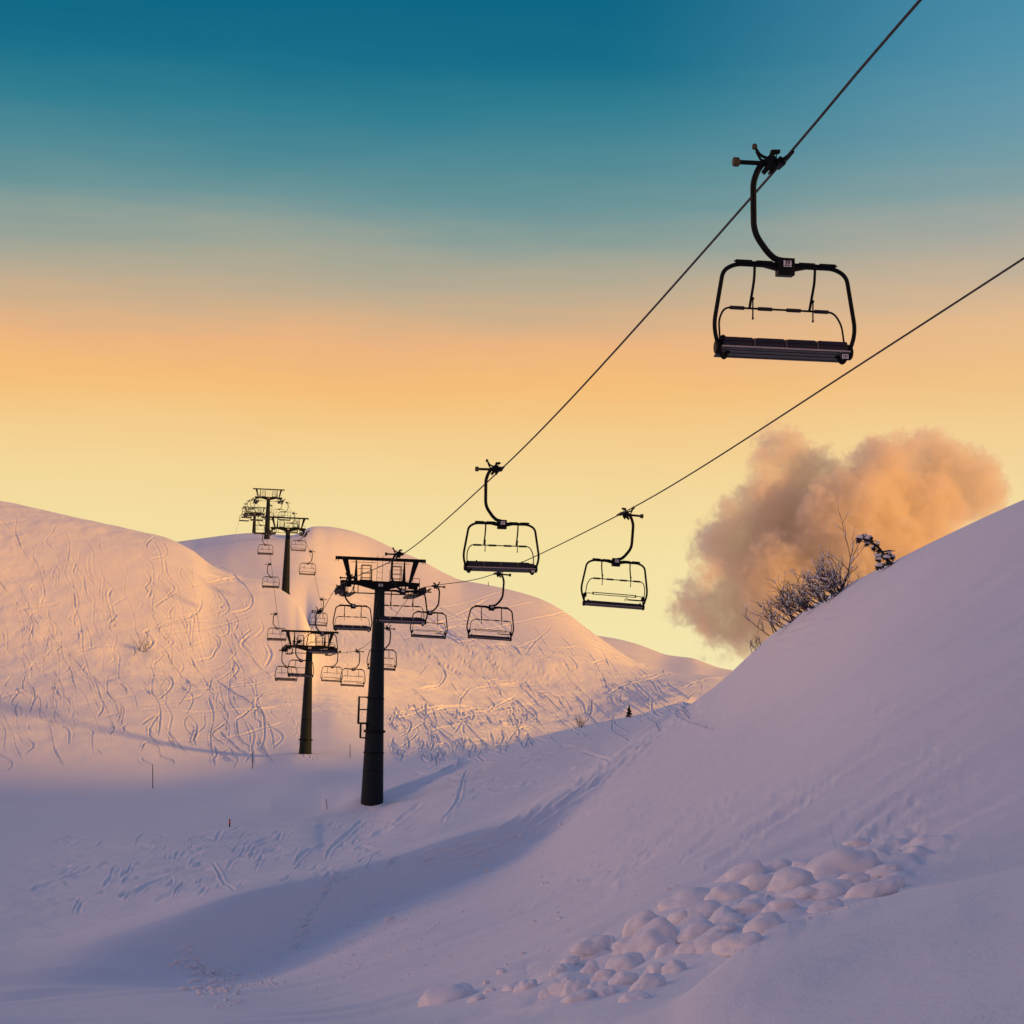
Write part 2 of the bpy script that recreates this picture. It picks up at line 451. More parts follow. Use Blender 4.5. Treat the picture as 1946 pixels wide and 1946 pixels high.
# left hill, traced bends and traverses
HILL_L = [
    [(380, 355), (325, 385), (318, 430), (345, 480), (372, 492)], [(420, 350), (400, 400), (405, 450), (430, 500), (500, 560), (580, 640), (640, 690), (650, 710)],
    [(480, 470), (560, 520), (620, 580), (660, 640), (675, 690), (650, 720), (620, 740), (660, 770), (672, 820), (660, 870), (600, 890)],
    [(700, 430), (770, 490), (820, 550), (845, 610), (840, 660), (800, 700), (700, 715)], [(120, 670), (200, 610), (300, 560), (400, 520), (520, 490), (650, 460), (780, 450)],
    [(470, 600), (470, 660), (440, 710), (380, 740), (280, 765), (190, 790), (160, 830), (200, 890), (270, 950), (320, 1000), (390, 1040), (430, 1120), (500, 1180)],
    [(280, 650), (240, 700), (250, 740)], [(90, 870), (170, 950), (220, 1010), (245, 1070), (290, 1130), (330, 1190), (400, 1240), (440, 1260)],
    [(380, 760), (450, 820), (520, 870), (590, 930), (570, 1000), (540, 1040), (440, 1060)], [(640, 890), (700, 940), (725, 1000), (690, 1050), (630, 1100), (560, 1140)],
    [(560, 780), (600, 830), (660, 850)], [(730, 1060), (700, 1130), (640, 1180), (580, 1210)], [(600, 1220), (700, 1290), (790, 1350), (850, 1400), (800, 1460), (720, 1510)],
    [(30, 1250), (90, 1310), (150, 1350), (200, 1320), (260, 1240), (230, 1180), (150, 1150)], [(340, 1180), (390, 1250), (350, 1330), (300, 1400)], [(620, 1270), (740, 1250), (860, 1235), (980, 1205)],
    [(30, 1400), (200, 1385), (400, 1350), (480, 1320)], [(30, 1430), (250, 1440), (450, 1450), (600, 1440), (850, 1430), (1050, 1400)], [(180, 1450), (110, 1540), (90, 1600), (130, 1650), (200, 1700)],
    [(190, 1540), (230, 1590), (280, 1690)], [(480, 1460), (370, 1480), (350, 1540), (390, 1600), (470, 1630)], [(490, 1460), (495, 1540), (440, 1590), (390, 1630), (400, 1670), (500, 1700)],
    [(730, 1500), (740, 1590), (760, 1640), (820, 1690), (850, 1740)], [(520, 1340), (550, 1420), (560, 1500), (540, 1600), (545, 1700), (570, 1830)], [(500, 1650), (640, 1630), (800, 1600), (950, 1560), (1080, 1525)],
    [(600, 1580), (680, 1650), (760, 1730)], [(30, 1720), (70, 1660), (150, 1690), (180, 1760), (260, 1790), (270, 1820)], [(640, 1360), (850, 1340), (980, 1300), (1040, 1280)],
    [(180, 190), (220, 250), (200, 300), (100, 320)], [(130, 150), (80, 200), (60, 260)], [(60, 400), (100, 460), (60, 520), (110, 580)], [(190, 400), (150, 450), (200, 500)], [(60, 660), (120, 700), (90, 780), (60, 840)],
    [(700, 860), (760, 950), (840, 1040), (900, 1110), (980, 1170)], [(690, 700), (740, 780), (720, 850)], [(30, 1540), (90, 1500), (160, 1470)], [(300, 1060), (340, 1110), (310, 1160)],
    [(470, 1180), (520, 1250), (480, 1310), (400, 1340)], [(200, 1640), (330, 1650), (420, 1640)], [(560, 1720), (640, 1760), (700, 1800)], [(30, 860), (90, 830), (160, 800)],
    [(30, 300), (120, 360), (210, 420), (260, 480)], [(470, 330), (560, 400), (680, 440), (800, 450), (900, 470)],
    [(590, 370), (690, 410), (830, 440)], [(520, 430), (640, 460), (760, 490)],
]
for s in HILL_L: groove(T(3.864, 260, 980, s), rng.uniform(.10, .20), rng.uniform(.95, 1.4))
HILL_R = [
    [(200, 290), (330, 360), (450, 430), (550, 490), (600, 540), (680, 590), (780, 640), (850, 690)], [(280, 300), (430, 340), (560, 420), (700, 470), (800, 520), (950, 590)],
    [(420, 330), (520, 370), (620, 420), (750, 450), (820, 430), (900, 390), (990, 380), (1050, 420), (1090, 470), (1110, 520), (1160, 560)], [(700, 410), (760, 340), (820, 290), (840, 260)],
    [(740, 260), (790, 340), (830, 400)], [(880, 320), (930, 360), (960, 400)], [(880, 400), (950, 440), (985, 490), (950, 510), (990, 560)], [(1030, 260), (1100, 360), (1200, 440)],
    [(60, 600), (90, 640), (170, 720), (200, 800), (180, 880)], [(170, 420), (220, 480), (250, 540), (210, 590), (100, 610)], [(230, 470), (330, 530), (360, 560)], [(270, 560), (310, 620), (340, 640)],
    [(300, 420), (380, 480), (440, 540), (540, 610), (560, 650)], [(390, 600), (340, 660), (330, 720)], [(350, 740), (450, 740), (540, 700), (640, 650)], [(640, 670), (700, 720), (760, 780), (800, 830)],
    [(880, 640), (930, 690), (960, 740)], [(950, 640), (1010, 690), (1030, 740)], [(1070, 660), (1060, 740), (1040, 790)], [(1150, 650), (1250, 590), (1380, 560), (1500, 520)], [(1180, 640), (1300, 560), (1420, 530)],
    [(1100, 540), (1200, 610), (1300, 670), (1400, 730)], [(1170, 570), (1280, 640), (1390, 700)], [(1310, 580), (1380, 650), (1370, 690)], [(1420, 580), (1480, 650), (1530, 660)], [(1380, 600), (1450, 660), (1490, 700)],
    [(1590, 690), (1620, 640), (1670, 600), (1680, 560)], [(1660, 545), (1675, 600), (1665, 650)], [(0, 880), (60, 840), (130, 800)], [(300, 860), (350, 800), (420, 790)], [(290, 880), (290, 940), (310, 990)],
    [(200, 830), (280, 900), (350, 950), (450, 980)], [(600, 920), (620, 880), (660, 840), (720, 820)], [(330, 780), (420, 870), (500, 940)], [(720, 820), (790, 860)], [(100, 540), (160, 480), (230, 460)],
    [(0, 430), (120, 415), (180, 400)], [(110, 340), (130, 410)], [(650, 590), (720, 620), (820, 640)], [(440, 560), (560, 590), (700, 580), (860, 580)], [(1010, 480), (1080, 460), (1180, 440), (1260, 430)], [(1080, 400), (1160, 440), (1300, 500)],
    [(1320, 470), (1420, 500), (1500, 530)], [(1560, 600), (1700, 560), (1810, 550)], [(0, 940), (60, 900), (100, 850)], [(70, 700), (110, 760), (170, 790)], [(0, 760), (60, 800), (40, 860)], [(460, 640), (520, 690), (490, 740)],
    [(860, 640), (900, 700), (940, 760)], [(690, 580), (760, 640), (860, 700), (900, 740)], [(980, 570), (1060, 610), (1180, 650), (1260, 700)], [(1240, 600), (1330, 650), (1400, 720)],
]
for s in HILL_R: groove(T(2.927, 760, 1100, s), rng.uniform(.12, .24), rng.uniform(.9, 1.3))
# more bends lower down, where the slope is tracked out
for _ in range(150):
    x = rng.uniform(740, 1010); y = rng.uniform(1330, 1435 - max(0, x - 860) * .22)
    a = rng.uniform(.2, 1.4); l = rng.uniform(12, 32)
    c = rng.uniform(-.5, .5)
    groove([(x, y), (x + l * math.cos(a) * .5 - l * c * math.sin(a), y + l * math.sin(a) * .5 + l * c * .5), (x + l * math.cos(a), y + l * math.sin(a))], rng.uniform(.12, .26), rng.uniform(1.1, 1.6))
for _ in range(34):                                   # short bends among the traced ones on the right hill
    x = rng.uniform(900, 1290); y0_ = 1170 + max(0, x - 1040) * .42; y = rng.uniform(max(y0_, 1215), 1395 - max(0, x - 1000) * .16)
    a = rng.uniform(.35, 1.0); l = rng.uniform(14, 60); c = rng.uniform(-.4, .4)
    groove([(x, y), (x + l * math.cos(a) * .5 - l * c * math.sin(a), y + l * math.sin(a) * .5 + l * c * .4), (x + l * math.cos(a), y + l * math.sin(a))], rng.uniform(.10, .24), rng.uniform(1.1, 1.6))
for _ in range(210):                                   # the left hill, small broken bends, and its flank beyond the traced part
    x = rng.uniform(-430, 520); y = rng.uniform(1080 + max(0, x - 330) * .35, 1440)
    a = rng.uniform(.5, 2.0); l = rng.uniform(12, 45); c = rng.uniform(-.6, .6)
    groove([(x, y), (x + l * math.cos(a) * .5 - l * c * math.sin(a), y + l * math.sin(a) * .5), (x + l * math.cos(a), y + l * math.sin(a))], rng.uniform(.08, .20), rng.uniform(1.1, 1.7))
for _ in range(16):                                   # old tracks on the upper right hill
    x = rng.uniform(600, 900); y = rng.uniform(1080, 1220) + (x - 600) * .2
    l = rng.uniform(40, 110)
    groove([(x, y), (x + l * .5, y + l * rng.uniform(.15, .35)), (x + l, y + l * rng.uniform(.5, .75))], rng.uniform(.1, .2), 2.0)
# long fine linked turns down the fall line of both hills
def linked(x, y, dx, dy, n, amp, depth, w):
    pts = []
    ph = rng.uniform(0, 6.28); f = rng.uniform(.8, 1.5)
    for i in range(n):
        t = i / (n - 1)
        sw = amp * math.sin(ph + i * f) * (1 - .3 * t) + rng.normal() * amp * .18
        l_ = math.hypot(dx, dy)
        pts.append((x + dx * t - sw * dy / l_, y + dy * t + sw * dx / l_))
    groove(pts, depth, w, .6, .4)


for _ in range(170):
    x = rng.uniform(-430, 500); top = 960 + max(0, x - 150) * .30 - (150 - min(x, 150)) * .12
    y = rng.uniform(max(960, top + 25), 1330); L_ = rng.uniform(60, 190)
    if y + L_ > 1450: L_ = 1450 - y
    if x > 440 and y < 1230: continue
    linked(x, y, rng.uniform(.15, .65) * L_, L_, int(rng.uniform(5, 12)), rng.uniform(4, 13), rng.uniform(.05, .13), rng.uniform(.9, 1.3))
for _ in range(48):
    x = rng.uniform(700, 1200); y = rng.uniform(max(1130 + max(0, x - 900) * .3, 1150), 1350 - max(0, x - 1000) * .12); L_ = rng.uniform(60, 200)
    dx, dy = L_ * rng.uniform(.6, .9), L_ * rng.uniform(.35, .62)
    if y + dy > 1440: continue
    linked(x, y, dx, dy, int(rng.uniform(5, 11)), rng.uniform(2, 8), rng.uniform(.06, .15), rng.uniform(.9, 1.25))
for _ in range(44):                                   # traverses
    x = rng.uniform(-400, 380) if rng.random() < .6 else rng.uniform(720, 1050)
    y = rng.uniform(1150, 1400); L_ = rng.uniform(60, 200)
    groove([(x, y), (x + L_ * .5, y - L_ * rng.uniform(.02, .14)), (x + L_, y - L_ * rng.uniform(.05, .3))], rng.uniform(.06, .15), rng.uniform(.9, 1.4))
# wide piste edge up the gully between the hills: churned lumps
for path, wd, dep in (([(640, 1160), (650, 1240), (668, 1310), (690, 1365), (715, 1420)], 12, .4), ([(548, 1320), (556, 1360), (578, 1420), (596, 1438)], 8, .35), ([(600, 1170), (640, 1200), (700, 1290)], 10, .3)):
    q = dense(path, 2.0)
    for a, b in q:
        for _ in range(2):
            u, v = a + rng.normal() * wd * .5, b + rng.normal() * 3
            groove([(u, v), (u + rng.uniform(-3, 3), v + rng.uniform(2, 6))], rng.uniform(-dep, dep) * .55, 1.5, .3)
# churned band between the two berms, before the near tower
for _ in range(330):
    x = rng.uniform(120, 800); t = rng.random()
    y = 1580 - (x - 260) * .045 + t * (130 - (x - 260) * .1)
    if vnoise(np.array([x / 60.]), np.array([y / 30.]))[0] < -.25: continue
    a = rng.uniform(1.9, 3.1); l = rng.uniform(8, 48); c = rng.uniform(-.3, .3)
    groove([(x, y), (x + l * math.cos(a) * .5 + l * c * .5, y + l * math.sin(a) * .3 + l * c * .3), (x + l * math.cos(a), y + l * math.sin(a) * .6)], rng.uniform(.03, .085), rng.uniform(1.1, 2.4))
for s in ([(258, 1700), (310, 1672), (400, 1650)], [(258, 1668), (340, 1652), (390, 1640)], [(258, 1640), (350, 1622), (440, 1600)], [(405, 1640), (418, 1662), (430, 1680), (445, 1690)], [(475, 1632), (480, 1622), (500, 1618), (530, 1608)], [(560, 1640), (575, 1625), (600, 1610), (622, 1600)],
          [(260, 1690), (200, 1700), (100, 1720)], [(150, 1660), (60, 1690)], [(620, 1630), (640, 1600), (690, 1560)], [(700, 1590), (740, 1570), (800, 1530)], [(840, 1560), (870, 1520), (880, 1480), (890, 1465)], [(900, 1480), (1000, 1455), (1100, 1430), (1160, 1445)], [(930, 1500), (1010, 1490), (1090, 1460)]):
    groove(s, .09, 2.3)
for _ in range(60):
    x = rng.uniform(800, 1120); y = rng.uniform(1440, 1530) - (x - 800) * .15
    a = rng.uniform(2.2, 3.4); l = rng.uniform(8, 34)
    groove([(x, y), (x + l * math.cos(a), y + l * math.sin(a) * .5)], rng.uniform(.04, .10), 2.0)
# smooth long run beside the big slope
for o in (0, 9, 20):
    groove([(1330 + o * .2, 1330 + o), (1240, 1392 + o), (1150, 1456 + o), (1050, 1520 + o), (940, 1585 + o), (800, 1632 + o * .7)], .10, 4.5, .5, .8)
# scuffs below the shrubs and faint slide lines on the big slope
for s in ([(1455, 1222), (1500, 1208), (1560, 1196)], [(1500, 1200), (1560, 1178), (1640, 1160)], [(1530, 1176), (1590, 1168), (1650, 1150)], [(1480, 1232), (1530, 1224), (1580, 1206)]):
    groove(s, .05, 2.6, .7)
for _ in range(46):
    x = rng.uniform(1120, 1900); y = rng.uniform(max(1300, 1420 - (x - 1150) * .3), 1600); l = rng.uniform(80, 320); a = rng.uniform(2.45, 2.75)
    groove([(x, y), (x + l * .5 * math.cos(a), y + l * .5 * math.sin(a) + rng.uniform(-4, 4)), (x + l * math.cos(a), y + l * math.sin(a))], rng.uniform(.008, .028), rng.uniform(3, 9), .5, 1.5)
# footprints up the berm face
for i, (a, b) in enumerate(dense([(640, 1668), (618, 1690), (602, 1716), (592, 1735), (578, 1758), (572, 1782), (560, 1806)], 9)):
    for _ in range(2):
        u, v = a + rng.uniform(-9, 9), b + rng.uniform(-3, 3)
        groove([(u - 4, v), (u + 5, v - rng.uniform(0, 3))], rng.uniform(.10, .18), 3.6, .6)
for _ in range(40):
    u, v = rng.normal(632, 26), rng.normal(1668, 9)
    groove([(u - 5, v + 2), (u + 5, v - 2)], rng.uniform(-.05, .08), 3.4, .5)

ix = PX - HX0; iy = PY - HY0
ok = (ix > 1) & (ix < HW - 2) & (iy > 1) & (iy < HH - 2)
xi = np.clip(ix.astype(int), 0, HW - 2); yi = np.clip(iy.astype(int), 0, HH - 2)
fx, fy = np.clip(ix - xi, 0, 1), np.clip(iy - yi, 0, 1)
H = (HM[yi, xi] * (1 - fx) + HM[yi, xi + 1] * fx) * (1 - fy) + (HM[yi + 1, xi] * (1 - fx) + HM[yi + 1, xi + 1] * fx) * fy
rowi = np.arange(NR)[:, None] * np.ones((1, NC))
k_of = lambda k: kidx[k]
# broad drifts and grain of each zone
far = sstep(k_of(11), k_of(12), rowi)
Nz = far * (.35 * fbm(GX / 14, GY / 14, 4) + .12 * fbm(GX / 2.0, GY / 2.6, 4) * (.5 + 1.0 * sstep(-.3, .4, fbm(GX / 30, GY / 30, 2)))) * (1 - .8 * sstep(k_of(14), k_of(15), rowi))
smooth_knob = np.exp(-((PX - 545) / 55) ** 2 - ((PY - 1160) / 60) ** 2)
Nz *= (1 - .8 * smooth_knob)
mid = sstep(k_of(6), k_of(7), rowi) * (1 - sstep(k_of(8), k_of(9), rowi))
Nz += mid * (.16 * fbm(GX / 4, GY / 7, 4) + .03 * fbm(GX / .6, GY / 1.0, 3))
near = 1 - sstep(k_of(5), k_of(6), rowi)
wind = GX * .80 + GY * .60                                   # grain of the wind across the big slope
cross = -GX * .60 + GY * .80
Nz += near * (.085 * fbm(wind / 7.0, cross / 1.0, 3) + .10 * fbm(GX / 9, GY / 9, 3))
# lumpy ground under the band of slid snow
band = np.exp(-((PY - (1768 - (PX - 1300) * .36)) / 48) ** 2) * sstep(900, 1130, PX) * (1 - sstep(1720, 1850, PX)) * near * (1 - sstep(k_of(3) + 25, k_of(4), rowi))
Nz += band * (.13 * (np.abs(fbm(GX / .55 + 3, GY / .8, 2)) * 2 - .35) + .03 * fbm(GX / .15, GY / .2, 2))
valley = sstep(k_of(9), k_of(10), rowi) * (1 - sstep(k_of(11), k_of(12), rowi))
Nz += valley * .10 * fbm(GX / 18, GY / 6, 4)
# moat round the near tower's foot and the second one
GZ = GZ + H * ok + Nz


def grid_obj(name, r0, r1, c0, c1, m):
    nr, nc = r1 - r0, c1 - c0
    v = np.stack([GX[r0:r1, c0:c1], GY[r0:r1, c0:c1], GZ[r0:r1, c0:c1]], -1).reshape(-1, 3)
    a = (np.arange(nr - 1)[:, None] * nc + np.arange(nc - 1)[None]).ravel()
    f = np.stack([a, a + 1, a + nc + 1, a + nc], -1)
    me = bpy.data.meshes.new(name)
    me.vertices.add(len(v)); me.vertices.foreach_set('co', v.ravel().astype(np.float32))
    me.loops.add(f.size); me.loops.foreach_set('vertex_index', f.ravel().astype(np.int32))
    me.polygons.add(len(f)); me.polygons.foreach_set('loop_start', np.arange(0, f.size, 4, dtype=np.int32))
    me.polygons.foreach_set('use_smooth', np.ones(len(f), bool))
    me.update(calc_edges=True)
    me.materials.append(m)
    o = bpy.data.objects.new(name, me); COL.objects.link(o)
    return tag(o, kind='structure')


rs = kidx[6] + 14
cs = int(np.searchsorted(xs, 592))
tag(grid_obj('snow_slope', 0, rs + 1, 0, NC, SNOW_NEAR), 'smooth shaded snow slope filling the foreground and rising to the right', 'slope')
tag(grid_obj('snow_field', rs, kidx[11] + 1, 0, NC, SNOW), 'churned and groomed snow around the foot of the near tower', 'snow')
tag(grid_obj('hill', kidx[11], kidx[14] + 1, 0, cs + 1, SNOW_FAR), 'rounded sunlit hill on the left covered in curling ski tracks', 'hill')
h2 = grid_obj('hill', kidx[11], NR, cs, NC, SNOW_FAR)
tag(h2, 'large domed hill behind the towers with tracks running down to the right', 'hill')
h3 = grid_obj('hill', kidx[14], NR, 0, cs + 1, SNOW_FAR)
tag(h3, 'greyish back slope rising behind the left hill to the farthest towers', 'hill')

# far low ridge
fx_ = np.linspace(900, 2100, 260)
fl = [[(900, 1335, 480), (2100, 1345, 480)], [(900, 1235, 575), (1060, 1206, 575), (1136, 1222, 575), (1204, 1240, 575), (1266, 1259, 575), (1313, 1263, 575), (1361, 1276, 575), (1395, 1282, 575), (2100, 1330, 575)],
      [(900, 1215, 640), (1060, 1190, 640), (1136, 1208, 640), (1170, 1214, 640), (1204, 1223, 640), (1240, 1236, 640), (1266, 1245, 640), (1290, 1249, 640), (1313, 1251.5, 640), (1340, 1260, 640), (1361, 1268, 640), (1395, 1276, 640), (1500, 1300, 640), (2100, 1330, 640)],
      [(900, 1330, 760), (2100, 1345, 760)]]
YF = np.array([pchip([p[0] for p in L], [p[1] for p in L], fx_) for L in fl]); DF = np.array([[L[0][2]] * len(fx_) for L in fl], float)
QF = np.array([Pn(fx_, YF[k], DF[k]) for k in range(4)])
gd = np.concatenate([np.linspace(480, 640, 90), np.linspace(646, 760, 12)])[:, None] * np.ones((1, len(fx_)))
GXs, GYs, GZs = GX, GY, GZ
GX = vpchip(DF, QF[..., 0], gd); GZ = vpchip(DF, QF[..., 2], gd); GY = gd
GZ = GZ + .5 * fbm(GX / 25, GY / 25, 4)
tag(grid_obj('hill', 0, gd.shape[0], 0, len(fx_), SNOW_FAR), 'low far ridge ending under the cloud at the saddle', 'hill')

# unseen mountain side added right of the frame, shaped to shade the valley
u = np.linspace(-1, 1, 120)[:, None]; v = np.linspace(-1, 1, 60)[None]
a0, a1 = np.array([150.0, -330.0]), np.array([330.0, 400.0])
ctr = (a0 + a1) / 2; du = (a1 - a0) / 2; dv = np.array([du[1], -du[0]]) / np.hypot(*du) * 120
GX = ctr[0] + du[0] * u + dv[0] * v; GY = ctr[1] + du[1] * u + dv[1] * v
SHADE_H = 40.0
SHADE_P = 58 - 30 * sstep(44, 62, GY)
GZ = -14 + (SHADE_P + 14) * np.exp(-(v / .42) ** 2) * (1 - .25 * np.abs(u) ** 3) + 2.2 * fbm(GX / 30, GY / 30, 4)
tag(grid_obj('hill', 0, 120, 0, 60, SNOW_FAR), 'unseen mountainside added on the right to shade the valley', 'hill')
# plain under everything, out to the horizon
r_ = np.array([0, 60, 300, 900, 2500, 6000.])[:, None]; th = np.linspace(0, 2 * math.pi, 65)[None]
GX = r_ * np.cos(th); GY = r_ * np.sin(th); GZ = np.full(GX.shape, -15.0)
tag(grid_obj('snow_plain', 0, 6, 0, 65, SNOW_FAR), 'snow plain reaching to the horizon below the hills', 'snow')
# ground around and behind the camera
gx = np.linspace(-60, 60, 61)[None]; gy = np.linspace(-90, 4.8, 60)[:, None]
GX = gx + 0 * gy; GY = gy + 0 * gx
GZ = -2.75 + .02 * GX + .25 * fbm(GX / 9, GY / 9, 3) - .004 * (GY - 4.8) - .15
tag(grid_obj('snow_ground', 0, 60, 0, 61, SNOW_NEAR), 'trodden snow around the place the picture is taken from', 'snow')
GX, GY, GZ = GXs, GYs, GZs
PX, PY = project(GX, GY, GZ)


def surf(px, py, kmin=0, kmax=99):
    """the point of the snow seen at a photo pixel"""
    c = int(np.argmin(np.abs(xs - px)))
    for _ in range(2):
        r0, r1 = kidx[kmin], kidx[min(kmax, len(kidx) - 1)]
        col = PY[r0:r1, c]
        run = np.minimum.accumulate(col)
        j = int(np.argmax(run <= py))
        j = r0 + (j if run[j] <= py else len(col) - 1)
        c = int(np.argmin(np.abs(PX[j] - px)))
    return Vector((GX[j, c], GY[j, c], GZ[j, c]))


def ground_z(X, Y):
    """height of the terrain at world X, Y"""
    j = np.argmin((GX - X) ** 2 + (GY - Y) ** 2)
    return GZ.ravel()[j]


# ------------------------------------------------------------------ chair lift: line in plan
def xc(D): return -7.75 - .1655 * (D - 110)


SLOPE = -.1655
YAW = math.atan(-SLOPE)
HALF = 2.42


def rope_x(side, D): return xc(D) + side * HALF


def z_at(px, py, D): return P(px, py, D).z


TOWERS = [  # photo x, y of crossarm centre, distance, photo y of base
    (722.0, 1112.5, 110.0), (588.0, 1231.6, 175.8), (547.5, 1006.0, 248.0), (510.3, 947.0, 316.0), (484.0, 977.0, 423.0)]
ROPE_OFF = [-.12, -.36, -.36, -.34, -.3]
TP = [P(*t) for t in TOWERS]


def rope_nodes(side, grips):
    n = [(-60, 15.5), (-20, 10.8)]
    n += [(D, z_at(px, py, D)) for px, py, D in grips]
    n += [(TP[i].y, TP[i].z + ROPE_OFF[i]) for i in range(5)]
    n += [(520, TP[4].z + 2.0)]
    return sorted(n)


def plane_D(side, px, py):
    d = P(px, py, 1.0)                                  # x per metre of distance
    return (-7.75 + side * HALF - SLOPE * 110) / (d.x - SLOPE)


DG = [plane_D(-1, *q) for q in ((1484, 311), (952, 892), (765, 1053.5))] + [plane_D(1, *q) for q in ((1180, 976.6), (941, 1090), (822, 1113.6))]
NL = rope_nodes(-1, [(1679, 80, plane_D(-1, 1679, 80)), (1484, 311, DG[0]), (952, 892, DG[1]), (765, 1053.5, DG[2]), (607.5, 1161, 123.8), (568, 1219, 148), (523.5, 1167, 197), (514, 1072.5, 221)])
NRT = rope_nodes(1, [(1679, 664, plane_D(1, 1679, 664)), (1180, 976.6, DG[3]), (941, 1090, DG[4]), (822, 1113.6, DG[5]), (735.5, 1194, 130), (680, 1237.5, 154.3), (615, 1139, 203), (594.6, 1048, 227.4)])


def rope_z(side, D):
    n = NL if side < 0 else NRT
    return float(pchip([a for a, b in n], [b for a, b in n], np.array([D]))[0])


def rope_p(side, D): return Vector((rope_x(side, D), D, rope_z(side, D)))


for side, lab in ((-1, 'dark steel haul rope crossing the sky from the top right corner'), (1, 'lower dark haul rope rising to the right edge below the biggest chair')):
    m = MB()
    Ds = np.concatenate([np.arange(-58, 430, 1.5), [440, 470, 500]])
    m.tube([rope_p(side, D) for D in Ds], .019, 8)
    tag(m.build('haul_rope', ROPE), lab, 'rope', 'haul ropes of the chair lift')


# ------------------------------------------------------------------ chair
def plate_text(txt, w, h):
    """flat digits as mesh verts in a (x, z) plane facing -y"""
    cu = bpy.data.curves.new('digits', 'FONT'); cu.body = txt; cu.align_x = 'CENTER'; cu.align_y = 'CENTER'; cu.size = h * 1.6; cu.offset = .003
    o = bpy.data.objects.new('digits', cu); COL.objects.link(o)
    me = bpy.data.meshes.new_from_object(o.evaluated_get(bpy.context.evaluated_depsgraph_get()))
    bpy.data.objects.remove(o)
    return me


def add_text(m, txt, c, w, h, mi=1, flip=1):
    me = plate_text(txt, w, h)
    vs = [m.bm.verts.new((c[0] + flip * v.co.x, c[1], c[2] + v.co.y)) for v in me.vertices]
    for p in me.polygons:
        try:
            f = m.bm.faces.new([vs[i] for i in p.vertices]); f.material_index = mi
        except ValueError: pass
    bpy.data.meshes.remove(me)


def number_plate(parent, c, w, h, digits=None):
    m = MB(); m.box(c, (w, .006, h))
    m.mi = 1
    y = c[1] - .0045
    if digits:
        add_text(m, digits, (c[0], y, c[2] + h * .13), w, h * .55)
        m.box((c[0], y, c[2] - h * .33), (w * .72, .002, h * .13))
    else:                                            # marks too small to read
        for k in (-.28, -.02, .25): m.box((c[0] + k * w, y, c[2] + .1 * h), (w * .13, .002, h * .45))
        m.box((c[0], y, c[2] - h * .33), (w * .6, .002, h * .1))
    return m.build('number_plate', [WHITE, INK], parent, normals=False)


